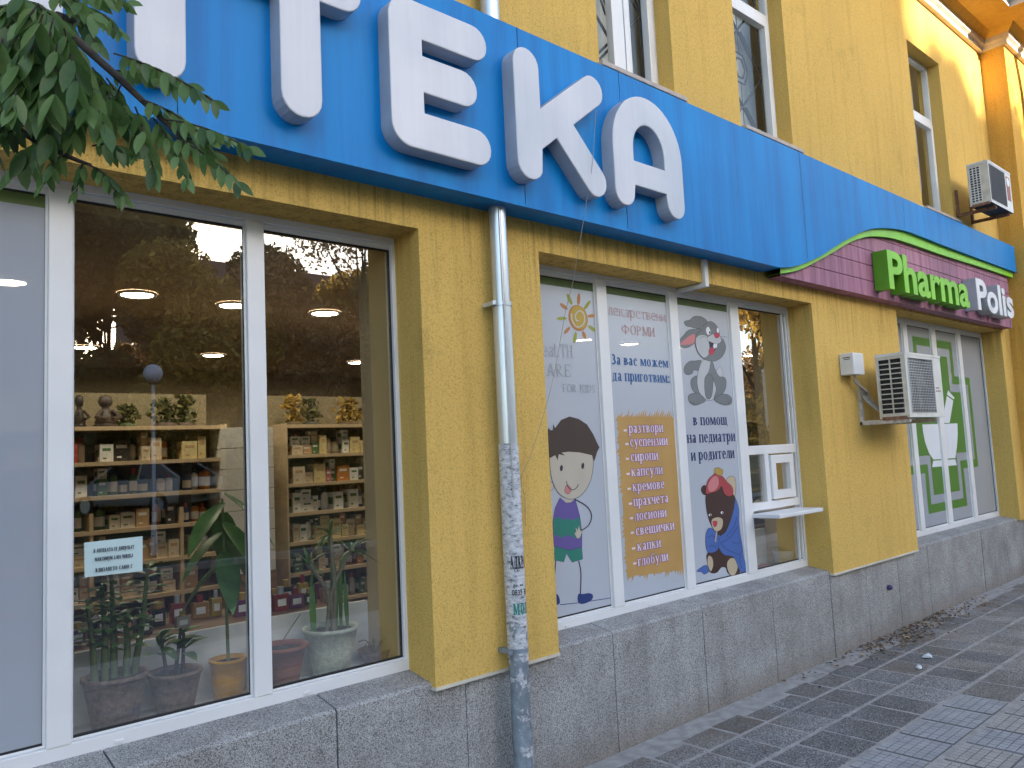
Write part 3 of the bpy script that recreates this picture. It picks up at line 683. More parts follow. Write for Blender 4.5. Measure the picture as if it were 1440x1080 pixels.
def let_K(x):
    R = T/2; zm = H0+.285
    d1 = Vector((.62-.085-T*.6, H1-.09-zm-.03)).normalized(); e1 = Vector((x+.565, H1-.085))
    d2 = Vector((.60, -.66)).normalized(); e2 = Vector((x+.555, H0+.085))
    o = arc(x+R, H0+R, R, R, 180, 335, 8)
    base1 = Vector((x+T*.95, H0+.17)); n1 = Vector((d1.y, -d1.x))
    # crotch between the lower edge of the upper arm and the upper edge of the leg
    junc = Vector((x+.275, H0+.37))
    dl = (e2-junc).normalized(); nl = Vector((-dl.y, dl.x))
    du = (e1-Vector((x+.12, H0+.235))).normalized(); nu = Vector((-du.y, du.x))
    hw = .083
    def meet(p, d, q_, e):
        k = d.x*e.y-d.y*e.x; t = ((q_.x-p.x)*e.y-(q_.y-p.y)*e.x)/k; return p+d*t
    lowU = (e1-nu*hw, du); upU = (e1+nu*hw, du); upL = (e2+nl*hw, dl); lowL = (e2-nl*hw, dl)
    stem = Vector((x+T, 0)); vert = Vector((0, 1))
    p1 = meet(*lowU, stem, vert); o = [v for v in o if v[1] < p1.y]
    o = [(v[0], v[1]) for v in o]+[tuple(p1)]
    p2 = meet(*lowU, *lowL); p2b = meet(*lowU, *upL); p3 = meet(*upU, stem, vert)
    a2 = math.degrees(math.atan2(dl.y, dl.x)); a1 = math.degrees(math.atan2(du.y, du.x))
    o += [tuple(p2)]+arc(e2.x, e2.y, hw, hw, a2-90, a2+90)+[tuple(p2b)]+arc(e1.x, e1.y, hw, hw, a1-90, a1+90)+[tuple(p3)]
    o += arc(x+R, H1-R, R, R, 0, 180)
    return [o]
def let_A(x):
    w = .622; R = .082; c = x+w/2; Ro = w/2; ri = Ro-T
    o = arc(x+R, H0+R, R, R, 180, 360)+[(x+T, H0+.13), (x+w-T, H0+.13)]+arc(x+w-R, H0+R, R, R, 180, 360)+arc(c, H1-Ro*1.05, Ro, Ro*1.05, 0, 180, 24)
    hole = [(x+T, H0+.13+.142), (x+w-T, H0+.13+.142)]+arc(c, H1-Ro*1.05, ri, ri*1.16, 0, 180, 18)
    return [o, hole]
for lp in (let_A(-.37), let_P(.405), let_T(1.39), let_E(1.795), let_K(2.505), let_A(3.215)):
    curve_letter('letter', lp, YL, YS-.003, [M['letter'], M['letter_side']], SG)

# ================================================================= purple board
PB = empty('purple_plank_board', (7.5, 2.80, 2.78), 'purple plank board with lime green curved trim and raised green and white lettering', 'sign')
YP = 2.80
XB0, XB1 = at(1097, 387, YP).x, at(1423, 455, YP).x
trim_px = [(60, 298), (130, 290), (200, 268), (330, 200), (440, 135), (520, 100), (600, 88), (700, 100), (800, 130), (1000, 200), (1200, 262), (1375, 322)]
trim_w = smooth([(at(*q(*p), 2.768).x, at(*q(*p), 2.768).z) for p in trim_px], 4, False)
up_w = smooth([(at(*q(*p), 2.768).x, at(*q(*p), 2.768).z+.01) for p in edge_px], 4, False)
def interp(pts, x):
    for a, b in zip(pts, pts[1:]):
        if a.x <= x <= b.x: return a.y+(b.y-a.y)*(x-a.x)/(b.x-a.x+1e-9)
    return pts[0].y if x < pts[0].x else pts[-1].y
tb = MB()
N_ = 70; xs = [XB0-.05+(10.38-XB0+.05)*i/N_ for i in range(N_+1)]
for a, b in zip(xs, xs[1:]):
    za, zb = interp(trim_w, a), interp(trim_w, b); ua, ub = max(interp(up_w, a)+.02, za+.012), max(interp(up_w, b)+.02, zb+.012)
    tb.quad((a, 2.768, za), (b, 2.768, zb), (b, 2.768, ub), (a, 2.768, ua)); tb.quad((a, 2.90, za), (b, 2.90, zb), (b, 2.768, zb), (a, 2.768, za), 1)
tb.build('curved_trim', [M['green'], M['green_side']], PB)
pk = MB(); zz0 = 2.782; hs_ = [.135, .135, .13, .13, .13]
xs = [XB0+(XB1-XB0)*i/80 for i in range(81)]
for hgt in hs_:
    z1 = zz0+hgt-.006
    for a, b in zip(xs, xs[1:]):
        ta, tb_ = min(z1, interp(trim_w, a)+.01), min(z1, interp(trim_w, b)+.01)
        if ta <= zz0 and tb_ <= zz0: continue
        ta, tb_ = max(ta, zz0), max(tb_, zz0)
        pk.quad((a, YP, zz0), (b, YP, zz0), (b, YP, tb_), (a, YP, ta)); pk.quad((a, YP, ta), (b, YP, tb_), (b, YP+.02, tb_), (a, YP+.02, ta)); pk.quad((a, YP+.02, zz0), (b, YP+.02, zz0), (b, YP, zz0), (a, YP, zz0))
    zz0 += hgt
for a, b in zip(xs, xs[1:]): pk.quad((a, YP+.015, 2.782), (b, YP+.015, 2.782), (b, YP+.015, interp(trim_w, b)+.01), (a, YP+.015, interp(trim_w, a)+.01), 1)
pk.quad((XB0, YW, 2.782), (XB1, YW, 2.782), (XB1, YP+.015, 2.782), (XB0, YP+.015, 2.782)); pk.quad((XB1, YP, 2.782), (XB1, YW, 2.782), (XB1, YW, 3.4), (XB1, YP, 3.4))
pk.build('plank_board', [M['purple'], M['dark']], PB)
def raised_word(body, xl, xr, zb, zt, yf, depth, mats, name):
    vs0, _ = text_geo(body, .028)
    a = min(v.x for v in vs0); b = max(v.x for v in vs0); cap = .72
    sx = (xr-xl)/(b-a); sz = (zt-zb)/cap
    # one mesh per letter: lay the word out with cumulative advance
    prev = a
    for i, ch in enumerate(body):
        full, _ = text_geo(body[:i+1], .028); one, fs = text_geo(ch, .028, depth/2, 0.0)
        r = max(v.x for v in full); w = max(v.x for v in one)
        mb = MB()
        mb.v = [(xl+(v.x+(r-w)-a)*sx, yf+depth/2-v.z, zb+v.y*sz) for v in one]
        mb.f = [list(f) for f in fs]; mb.sm = [False]*len(fs)
        for f in fs:
            mb.mi.append(0 if all(one[k].z > depth/2-1e-4 for k in f) else 1)
        mb.build(name, mats, PB)
YPL = 2.672
pxl = at(1249, 377, YPL).x; pxr = at(1363, 415, YPL).x; wl_ = at(1373.5, 410, YPL).x; wr_ = at(1425.5, 435, YPL).x
zb_ = at(1252.5, 403.5, YPL).z; zt_ = at(1249, 350.5, YPL).z
raised_word('Pharma', pxl, pxr, zb_, zt_, YPL, .122, [M['green'], M['green_side']], 'letter')
raised_word('Polis', wl_, wr_, at(1378.5, 434, YPL).z, at(1372.5, 390, YPL).z, YPL, .122, [M['poliswhite'], M['letter_side']], 'letter')

# ================================================================= window films and their prints
FY = YF+.018
def film(x0, x1, z0, z1, label, mat, strip=True):
    t = empty('window_film', ((x0+x1)/2, FY, z0), label, 'window film')
    f = MB(); f.quad((x0, FY, z0), (x1, FY, z0), (x1, FY, z1-(.05 if strip else 0)), (x0, FY, z1-(.05 if strip else 0))); f.build('backing', mat, t)
    if strip:
        s = MB(); s.quad((x0, FY, z1-.05), (x1, FY, z1-.05), (x1, FY, z1), (x0, FY, z1)); s.build('top_strip', M['green_strip'], t)
    return t
Zg0, Zg1 = .711, 2.606
FL1 = film(-.02, .628, Zg0, Zg1, 'plain frosted film with dark green top strip on the left display window pane', M['film_frost'])
FLx = film(-.80, -.10, Zg0, Zg1, 'frosted film on the pane left of the picture edge', M['film_frost'])
FB = film(2.86, 3.51, Zg0, Zg1, 'white film printed with a cartoon boy and a smiling sun', M['film'])
FL = film(3.60, 4.22, Zg0, Zg1, 'white film printed with an ochre list of medicines', M['film'])
FR = film(4.31, 4.935, Zg0, Zg1, 'white film printed with a grey rabbit and a sick bear', M['film'])
class Draw:
    def __init__(s, z, y=None): s.z = z; s.y = y or FY-.0006; s.k = 0; s.mb = MB(); s.mats = []
    def mi(s, m):
        if m not in s.mats: s.mats.append(m)
        return s.mats.index(m)
    def W(s, p): v = at(*s.z(*p), s.y); return (v.x, v.z)
    def blob(s, pts, m, sm=True, line=None):
        P_ = [(p.x, p.y) for p in smooth(pts, 5)] if sm else pts
        if line:
            cx = sum(p[0] for p in P_)/len(P_); cy = sum(p[1] for p in P_)/len(P_)
            n = len(P_); big = []
            for i in range(n):
                a, b, c = Vector(P_[i-1]), Vector(P_[i]), Vector(P_[(i+1)%n]); t = (c-a)
                nn = Vector((t.y, -t.x)); nn = nn.normalized() if nn.length > 1e-6 else Vector((0, 0)); big.append(b+nn*line)
            ar = sum(P_[i][0]*P_[(i+1)%n][1]-P_[(i+1)%n][0]*P_[i][1] for i in range(n))
            if ar < 0: big = [Vector(p)*2-g for p, g in zip(P_, big)]
            s.k += 1; s.mb.poly([s.W(p) for p in big], s.y-s.k*.00009, s.mi(M['outline']))
        s.k += 1; s.mb.poly([s.W(p) for p in P_], s.y-s.k*.00009, s.mi(m)); return s
    def ell(s, cx, cy, rx, ry, m, rot=0, line=None):
        c, q_ = cos(radians(rot)), sin(radians(rot))
        return s.blob([(cx+rx*cos(t*pi/8)*c-ry*sin(t*pi/8)*q_, cy+rx*cos(t*pi/8)*q_+ry*sin(t*pi/8)*c) for t in range(16)], m, False, line)
    def line(s, pts, w, m):
        P_ = smooth(pts, 5, False); s.k += 1; L_, R_ = [], []
        for i, p in enumerate(P_):
            t = (P_[min(i+1, len(P_)-1)]-P_[max(i-1, 0)]).normalized(); n = Vector((-t.y, t.x))*w/2; L_.append(p+n); R_.append(p-n)
        for i in range(len(P_)-1): s.mb.poly([s.W(p) for p in (L_[i], L_[i+1], R_[i+1], R_[i])], s.y-s.k*.00009, s.mi(m))
        return s
    def build(s, name, parent): return s.mb.build(name, [x for x in s.mats], parent)
# boy
d = Draw(zz(750, 580, .2592))
d.line([(145, 1043), (250, 1032), (428, 1005)], 4, M['shoe'])
d.line([(245, 805), (258, 870), (255, 985)], 6, M['outline']).line([(122, 800), (118, 850), (110, 985)], 6, M['outline'])
d.blob([(245, 985), (270, 985), (300, 980), (322, 990), (318, 1015), (285, 1035), (255, 1038), (240, 1020)], M['shoe']).blob([(60, 1000), (100, 985), (128, 985), (142, 1010), (138, 1040), (80, 1045)], M['shoe'])
d.blob([(115, 728), (200, 748), (262, 730), (267, 795), (210, 812), (180, 765), (165, 810), (112, 800)], M['teal'], False, 2)
d.ell(95, 400, 14, 22, M['skin'], 0, 2)
d.blob([(165, 450), (215, 450), (210, 490), (175, 492)], M['skin'], False)
d.blob([(145, 462), (175, 492), (205, 490), (225, 468), (250, 560), (262, 650), (262, 730), (200, 747), (112, 725), (105, 600), (118, 520)], M['violet'], False, 2)
d.blob([(108, 580), (140, 568), (165, 585), (190, 572), (215, 588), (235, 570), (252, 578), (260, 650), (225, 682), (190, 664), (150, 680), (110, 660)], M['teal'], False)
d.line([(222, 470), (290, 510), (315, 560), (300, 610), (262, 640)], 6, M['outline'])
d.blob([(222, 655), (232, 648), (228, 622), (240, 640), (247, 612), (252, 640), (264, 645), (252, 680), (236, 684)], M['skin'], False, 2)
d.blob([(90, 240), (130, 215), (200, 205), (300, 220), (322, 255), (318, 330), (295, 400), (255, 450), (205, 470), (160, 455), (125, 420), (98, 350)], M['skin'], True, 2.5)
d.blob([(50, 100), (78, 95), (80, 82), (92, 97), (105, 95), (106, 62), (117, 85), (150, 40), (195, 22), (245, 35), (290, 65), (325, 120), (345, 165), (358, 190), (345, 215), (330, 265), (316, 232), (250, 217), (190, 213), (152, 218), (172, 234), (137, 227), (130, 260), (118, 232), (90, 247), (50, 240)], M['hair'], False)
d.ell(151, 302, 8, 17, M['outline'], 5).ell(267, 290, 8, 17, M['outline'], 5)
d.blob([(180, 395), (170, 425), (186, 442), (202, 425), (200, 410)], M['pink'], True, 2).line([(178, 373), (186, 402), (206, 420), (230, 412), (243, 390)], 4, M['outline'])
d.build('boy_drawing', FB)
# sun
d = Draw(zz(750, 380, .2037))
for k, (x, y, l) in enumerate([(313, 200, 40), (372, 240, 38), (402, 315, 28), (405, 402, 34), (350, 447, 28), (287, 465, 40), (233, 415, 30), (195, 333, 36), (210, 250, 34), (250, 200, 42)]):
    a = math.degrees(math.atan2(y-330, x-308)); d.ell(x, y, l, 12, M[('sunor', 'sungr', 'sunor', 'sungr', 'sunor', 'sungr', 'sunor', 'sungr', 'sunor', 'sungr')[k]], a)
d.ell(308, 330, 66, 92, M['sunor'], -14).ell(312, 326, 56, 82, M['sunfill'], -14)
d.line([(330, 330), (300, 350), (290, 310), (320, 280), (352, 315), (345, 370), (300, 392), (268, 350), (262, 300)], 7, M['film'])
d.ell(318, 330, 14, 18, M['sunfill'], 0)
d.build('sun_drawing', FB)
# rabbit
d = Draw(zz(940, 430, .148)); G_, L_ = M['rgrey'], M['rlight']
d.blob([(448, 645), (486, 582), (512, 620), (512, 668), (470, 676)], L_, True, 2)
d.blob([(150, 160), (165, 145), (205, 135), (240, 105), (300, 102), (345, 125), (368, 155), (350, 180), (310, 205), (270, 215), (215, 200), (170, 190)], G_, True, 3)
d.blob([(280, 670), (225, 690), (212, 740), (230, 800), (270, 835), (310, 840), (300, 760)], G_, True, 3)
d.blob([(310, 525), (250, 525), (200, 530), (155, 575), (150, 625), (180, 655), (225, 640), (240, 610), (310, 612)], G_, True, 3)
d.blob([(330, 515), (410, 530), (440, 610), (470, 680), (460, 760), (450, 840), (420, 890), (370, 897), (320, 860), (285, 800), (272, 700), (290, 600)], L_, True, 3)
d.blob([(405, 530), (440, 600), (480, 670), (530, 680), (548, 720), (540, 790), (510, 845), (470, 885), (432, 878), (452, 800), (440, 740), (412, 690), (380, 700), (345, 690), (385, 620)], G_, True, 2)
d.blob([(347, 690), (390, 655), (420, 700), (415, 820), (395, 880), (360, 875), (345, 800)], G_, True, 3)
d.blob([(350, 898), (300, 842), (240, 832), (195, 850), (188, 890), (215, 930), (260, 943), (310, 925)], G_, True, 3)
d.blob([(432, 885), (500, 845), (560, 845), (598, 880), (590, 930), (540, 943), (480, 925)], G_, True, 3)
for x in (210, 232, 565, 588): d.line([(x, 905), (x+4, 932)], 3, M['outline'])
d.blob([(258, 225), (300, 215), (330, 235), (280, 265), (255, 330), (220, 375), (170, 397), (115, 392), (97, 360), (105, 325), (140, 285), (180, 240), (220, 225)], G_, True, 3)
d.blob([(245, 272), (250, 340), (210, 365), (165, 372), (122, 372), (122, 350), (165, 310), (200, 285)], M['pink'])
d.blob([(340, 180), (395, 150), (440, 175), (475, 230), (485, 290), (520, 330), (540, 385), (530, 440), (500, 490), (450, 520), (400, 525), (340, 505), (290, 460), (262, 400), (250, 340), (270, 270), (310, 230)], G_, True, 3)
d.blob([(262, 380), (262, 310), (300, 280), (350, 285), (378, 320), (385, 400), (372, 470), (330, 490), (285, 445)], L_)
d.blob([(358, 210), (378, 200), (396, 235), (394, 268), (370, 274), (355, 245)], M['white_print'], True, 2).ell(388, 254, 7, 13, M['outline'])
d.blob([(457, 218), (468, 212), (478, 240), (470, 258), (459, 250)], M['white_print'])
d.blob([(380, 335), (432, 350), (452, 380), (440, 420), (415, 462), (390, 462), (378, 430), (392, 395)], M['outline'])
d.blob([(396, 400), (425, 400), (432, 435), (408, 470), (384, 448)], M['rose'])
d.blob([(430, 352), (462, 362), (455, 397), (430, 407), (420, 385)], M['white_print'], False)
d.blob([(362, 315), (395, 282), (440, 272), (490, 300), (495, 340), (460, 362), (420, 352), (388, 340)], L_, True, 2)
d.blob([(430, 275), (455, 258), (480, 270), (472, 300), (446, 306)], M['rose'], True, 2)
for p in ([(490, 290), (530, 295), (555, 300)], [(490, 310), (520, 320)], [(360, 300), (320, 295), (290, 312)]): d.line(p, 2.5, M['outline'])
d.build('rabbit_drawing', FR)
# bear
d = Draw(zz(970, 640, .1667)); br_, cr_ = M['bear'], M['cream']
d.blob([(60, 978), (120, 932), (155, 940), (165, 975), (125, 1005), (95, 985)], M['blanket'], True, 2)
d.blob([(95, 290), (110, 260), (135, 262), (140, 330), (110, 328)], br_, True, 2).blob([(310, 210), (340, 180), (375, 190), (388, 240), (382, 330), (365, 372), (345, 330), (325, 250)], cr_, True, 3)
d.blob([(150, 830), (240, 780), (290, 835), (370, 855), (420, 920), (415, 1000), (370, 1025), (320, 990), (305, 950), (265, 945), (225, 990), (170, 985), (148, 900)], br_, True, 3)
d.blob([(160, 850), (188, 868), (196, 930), (176, 980), (155, 940), (149, 885)], cr_, True, 2).blob([(315, 910), (345, 870), (390, 880), (405, 930), (385, 1000), (350, 1015), (320, 970)], cr_, True, 3)
d.blob([(138, 330), (200, 290), (265, 255), (330, 300), (370, 340), (388, 390), (375, 480), (335, 590), (290, 670), (230, 670), (190, 610), (160, 540), (138, 440)], br_, True, 2)
d.blob([(385, 375), (412, 460), (412, 560), (425, 680), (440, 760), (455, 880), (482, 958), (428, 982), (372, 862), (290, 840), (245, 780), (240, 700), (300, 650), (340, 560), (370, 460)], M['blanket'], True, 3)
d.blob([(172, 615), (230, 662), (242, 700), (236, 790), (190, 822), (148, 810), (133, 740), (140, 650)], M['blanket'], True, 3)
for p in ([(395, 520), (370, 600), (300, 690)], [(405, 600), (330, 700), (255, 740)], [(430, 730), (400, 750), (350, 730)], [(260, 745), (320, 800), (420, 840)], [(440, 800), (420, 880), (440, 960)], [(150, 690), (190, 680), (215, 700)], [(150, 770), (190, 765), (225, 775)]): d.line(p, 4, M['darkblue'])
d.blob([(215, 155), (240, 175), (275, 180), (310, 225), (355, 270), (360, 330), (320, 345), (285, 315), (268, 262), (230, 300), (180, 315), (140, 328), (133, 290), (150, 215), (185, 175)], M['red'], True, 2)
d.blob([(200, 180), (235, 190), (240, 250), (205, 300), (160, 305), (155, 240)], M['pink'])
d.blob([(208, 112), (240, 105), (277, 125), (274, 165), (240, 172), (205, 150)], M['gold'], False, 2)
d.blob([(188, 540), (240, 525), (274, 545), (272, 600), (250, 634), (210, 637), (183, 590)], cr_, True, 2).blob([(190, 565), (208, 556), (227, 562), (222, 592), (205, 604)], M['rose'], True, 2)
d.line([(230, 612), (222, 660), (214, 720)], 9, M['cream']).ell(214, 722, 9, 12, M['greytxt'])
d.ell(270, 486, 13, 11, M['white_print'], 20).ell(275, 488, 6, 8, M['outline']).ell(168, 505, 12, 10, M['white_print'], -20).ell(170, 506, 6, 8, M['outline'])
d.build('bear_drawing', FR)
# ochre list panel
d = Draw(zz(860, 560, .25)); rnd = random.Random(3); pts = []
def ragged(a, b, out, n):
    r = []
    for i in range(n):
        t = i/n; x, y = a[0]+(b[0]-a[0])*t, a[1]+(b[1]-a[1])*t
        k = rnd.uniform(0, 26)**1.0; t2 = (i+.5)/n
        r += [(x, y), (a[0]+(b[0]-a[0])*t2+out[0]*k+rnd.uniform(0, 6), a[1]+(b[1]-a[1])*t2+out[1]*k-rnd.uniform(0, 8))]
    return r
pts += ragged((32, 105), (352, 110), (.5, -2), 26)+ragged((352, 110), (408, 960), (.7, 1.2), 36)+ragged((408, 960), (88, 1005), (-.4, 1.8), 24)+ragged((88, 1005), (32, 105), (-.9, .9), 36)
d.blob(pts, M['tan_print'], False)
d.build('ochre_panel', FL)
TY = FY-.0019
items = [('разтвори', 68, 98, 290, 195), ('суспензии', 78, 105, 315, 272), ('сиропи', 80, 108, 262, 355), ('капсули', 85, 113, 288, 440), ('кремове', 90, 120, 298, 524), ('прахчета', 97, 125, 320, 608), ('лосиони', 103, 132, 310, 690), ('свещички', 108, 137, 355, 772), ('капки', 115, 147, 278, 860), ('глобули', 122, 150, 320, 945)]
zq = zz(860, 560, .25)
for body, dx, xa, xb, yb in items:
    lm = MB()
    a = at(*zq(xa, yb), TY); b = at(*zq(xb, yb), TY); tp = at(*zq(xa, yb-40), TY); dd = at(*zq(dx, yb-14), TY)
    for ox, oz in ((-.005, 0), (.005, 0), (0, -.004), (0, .004)): place_text(lm, body, a.x, b.x, a.z, tp.z, TY, 1, .25, .10, 1.0, 0, ox, oz)
    place_text(lm, body, a.x, b.x, a.z, tp.z, TY-.0012, 0, .25, .10)
    lm.quad((dd.x, TY, dd.z-.006), (dd.x+.030, TY, dd.z-.006), (dd.x+.030, TY, dd.z+.006), (dd.x, TY, dd.z+.006), 0)
    lm.build('lettering', [M['paletxt'], M['purptxt']], FL)
def words(parent, mat, rows_, lim, name='lettering', T=.25, t=.09, xh=1.0):
    for body, l, r, zt in rows_:
        mb = MB(); a, b, c = at(*l, TY), at(*r, TY), at(*zt, TY)
        place_text(mb, body, max(a.x, lim[0]), min(b.x, lim[1]), a.z, c.z, TY, 0, T, t, xh); mb.build(name, mat, parent)
LF, LR_, LB = (3.632, 4.196), (4.345, 4.912), (2.3, 3.49)
words(FL, M['midblue'], [('За вас можем', (861, 512), (939.5, 516), (861, 498))], LF, xh=1.38)
words(FL, M['midblue'], [('да приготвим:', (860, 535), (944.5, 538), (860, 524))], LF)
words(FL, M['pinktxt'], [('лекарствени', (852, 442), (936, 453), (853, 431.5))], LF, T=.10, t=.07)
words(FL, M['pinktxt'], [('ФОРМИ', (875, 469), (921, 474), (875, 456))], LF, T=.12, t=.07, xh=1.38)
words(FR, M['darkblue'], [('в помощ', (975.5, 598), (1023, 599), (975.5, 587)), ('на педиатри', (967, 623), (1034, 621), (967, 611.5)), ('и родители', (972.5, 648), (1033, 645), (972.5, 636.5))], LR_)
words(FB, M['greytxt'], [('HeaLTH', (752, 500), (805.4, 504), (752, 481)), ('CARE', (757, 528), (803.5, 534), (757, 510)), ('FOR KIDS', (792, 551), (837, 549), (792, 540))], LB, T=.11, t=.06, xh=1.38)
# film with the green cross
FC = film(7.36, 10.10, Zg0+.0, 2.70, 'grey film printed with a large green cross and white mortar bowl', M['film_grey'], False)
zq = zz(1260, 450, .2868); Wc = lambda x, y: (at(*zq(x, y), FY).x, at(*zq(x, y), FY).z)
xl_, zt1 = Wc(78, 78); xr_, _ = Wc(268, 105); xR, zu = Wc(358, 283); _, zd = Wc(405, 718); _, zbt = Wc(355, 912); 
xr_ = (xr_+Wc(350, 900)[0])/2; xl_ = (xl_+Wc(160, 948)[0])/2; xR = (xR+Wc(405, 718)[0])/2
xL = xl_-(xR-xr_); zbt = (zbt+Wc(160, 948)[1])/2
def cross(i): return [(xl_+i, zt1-i), (xr_-i, zt1-i), (xr_-i, zu-i), (xR-i, zu-i), (xR-i, zd+i), (xr_-i, zd+i), (xr_-i, zbt+i), (xl_+i, zbt+i), (xl_+i, zd+i), (xL+i, zd+i), (xL+i, zu-i), (xl_+i, zu-i)]
cm = MB(); cm.poly(cross(0), FY-.0006, 0); cm.poly(cross(.085), FY-.0010, 1); cm.poly(cross(.17), FY-.0014, 0)
bowl = [Wc(*p) for p in smooth([(128, 512), (180, 508), (300, 507)], 1, False)]
bp_ = [(128, 512), (300, 507), (302, 560), (298, 620), (290, 677), (182, 684), (160, 650), (142, 600), (132, 550)]
cm.poly([Wc(*p) for p in bp_], FY-.0018, 2); cm.poly([Wc(*p) for p in [(182, 690), (290, 683), (297, 712), (176, 722)]], FY-.0018, 2)
cm.poly([Wc(*p) for p in [(226, 505), (262, 504), (280, 395), (248, 372)]], FY-.0018, 2); cm.poly([Wc(*p) for p in [(249, 366), (282, 389), (286, 382), (254, 344)]], FY-.0018, 2)
cm.build('cross_print', [M['graph_green'], M['film_grey'], M['white_print']], FC)
# paper notice
nt = [at(118, 763, YF+.015), at(200, 754, YF+.015), at(200.5, 803, YF+.015), at(119, 812, YF+.015)]
NT = empty('paper_notice', nt[3], 'pale blue paper notice taped to the glass above the plants', 'notice')
npb = MB(); npb.add([(p.x, p.y-(.004 if i in (0, 1) else 0), p.z) for i, p in enumerate(nt)], [(3, 2, 1, 0)]); npb.build('sheet', M['paper'], NT)
x0, x1 = nt[0].x+.03, nt[1].x-.03; ztp = (nt[0].z+nt[1].z)/2
for i, s_ in enumerate(['В АПТЕКАТА СЕ ДОПУСКАТ', 'МАКСИМУМ 2-МА ЧОВЕКА', 'ВЛИЗАНЕТО САМО С', 'ПОСТАВЕНА МАСКА']):
    zb2 = ztp-.040-i*.030-(.008 if i > 1 else 0); ins = (0, .004, .006, .03)[i]
    nx = MB(); place_text(nx, s_, x0+ins, x1-ins, zb2, zb2+.013, YF+.0085, 0, .30, .12, 1.38); nx.build('lettering', M['ink'], NT)

# ================================================================= downpipe
DP = empty('downpipe', (2.49, 2.83, 0), 'galvanised downpipe with torn paper posters on its lower half beside the yellow pier', 'downpipe')
px_, py_ = 2.515, 2.835
u = MB(); u.tube([(px_, py_, 2.335), (px_, py_, 3.0)], .0427, 24); u.tube([(px_, py_, 2.33), (px_, py_, 2.345)], .0446, 24); u.box(px_-.0277, py_-.0438, 2.34, px_-.0221, py_-.0379, 2.82); u.build('upper_pipe', M['galv'], DP)
u = MB(); u.tube([(px_, py_, 1.42), (px_, py_, 2.34)], .0458, 24); u.box(px_-.0284, py_-.0466, 1.42, px_-.0237, py_-.05, 2.33); u.build('middle_pipe', M['galv'], DP)
u = MB(); u.lathe([(.0450, -.0158), (.0454, .62), (.0474, .66), (.0470, 1.44), (.0442, 1.46)], (px_, py_, 0), 24); u.build('lower_pipe', M['oldpipe'], DP)
def poster_mat():
    m, N, L, B = new_mat('torn_paper_layers'); o = N['Material Output']
    g = N.new('ShaderNodeNewGeometry').outputs['Position']
    a = noise(N, L, g, 13, 8, (1, 1, .8), .7); b = noise(N, L, g, 30, 5, (1, 1, 2.2), .75)
    r = ramp(N, [(.36, (.12, .11, .12)), (.44, (.40, .43, .48)), (.62, (.66, .68, .72))]); L.new(b, r.inputs[0]); L.new(r.outputs[0], B.inputs['Base Color']); B.inputs['Roughness'].default_value = .85
    t = N.new('ShaderNodeBsdfTransparent'); mx = N.new('ShaderNodeMixShader')
    sx = N.new('ShaderNodeSeparateXYZ'); L.new(g, sx.inputs[0]); mr = N.new('ShaderNodeMapRange')
    mr.inputs[1].default_value = .50; mr.inputs[2].default_value = .95; mr.inputs[3].default_value = .13; mr.inputs[4].default_value = -.09; L.new(sx.outputs[2], mr.inputs[0])
    ad = N.new('ShaderNodeMath'); L.new(a, ad.inputs[0]); L.new(mr.outputs[0], ad.inputs[1])
    st = N.new('ShaderNodeMath'); st.operation = 'GREATER_THAN'; st.inputs[1].default_value = .56; L.new(ad.outputs[0], st.inputs[0])
    L.new(st.outputs[0], mx.inputs[0]); L.new(B.outputs[0], mx.inputs[1]); L.new(t.outputs[0], mx.inputs[2]); L.new(mx.outputs[0], o.inputs[0]); return m
pp = MB()
pp.lathe([(.0483, .16), (.0488, .66), (.0491, 1.0), (.0488, 1.66)], (px_, py_, 0), 24); pp.build('paper_scraps', poster_mat(), DP)
def on_pipe(mb, body, z, h, a0, a1, R=.0499, bold=.02, cap=.727):
    polys, w_s = serif_geo(body, .30, .14); vs = []; fs = []
    for p in polys: fs.append(tuple(range(len(vs), len(vs)+len(p)))); vs += [Vector((x, z*.5, 0)) for x, z in p]
    if any(ch.isdigit() for ch in body): vs, fs = text_geo(body, bold)
    xa, xb = min(v.x for v in vs), max(v.x for v in vs)
    F = lambda v: (px_+R*sin(radians(a0+(a1-a0)*(v.x-xa)/(xb-xa))), py_-R*cos(radians(a0+(a1-a0)*(v.x-xa)/(xb-xa))), z+v.y*h/cap)
    mb.add([F(v) for v in vs], fs)
pp = MB(); on_pipe(pp, 'АДКРА', 1.075, .062, -62, 42); on_pipe(pp, '0835 30', .955, .026, -60, 40); on_pipe(pp, 'Обява', .995, .012, -50, 10); pp.build('poster_lettering', M['ink'], DP)
pp = MB(); on_pipe(pp, 'МОЛ', .865, .055, -58, 38); pp.build('green_poster_lettering', plain('teal_ink', (.02, .22, .18), .7), DP)
for z in (2.335, .70):
    c = MB(); c.tube([(px_, py_, z-.010), (px_, py_, z+.010)], .0502, 24); c.box(px_-.0672, py_-.008, z-.010, px_-.0435, py_+.07, z+.010); c.lathe([(.012, -.01), (.012, .01)], (px_-.0672, py_-.02, z), 10); c.build('clamp', M['oldpipe'] if z < 1 else M['galv'], DP)
UPp = MB(); UPp.tube([(2.53, 2.835, 3.75), (2.53, 2.835, 6.2)], .048, 20)
tag(UPp.build('upper_downpipe', M['galv'], None, loc=(2.53, 2.835, 3.75)), 'shiny metal downpipe rising above the blue sign left of the windows', 'downpipe')
u = MB(); u.tube([(11.05, 2.55, 0), (11.05, 2.55, 5.75), (11.03, 2.5, 5.9), (10.98, 2.3, 6.2), (10.9, 2.12, 6.5)], .065, 16)
tag(u.build('wing_downpipe', M['galv'], None, loc=(11.05, 2.55, 0)), 'grey downpipe on the sunlit projecting wing at the far right', 'downpipe')
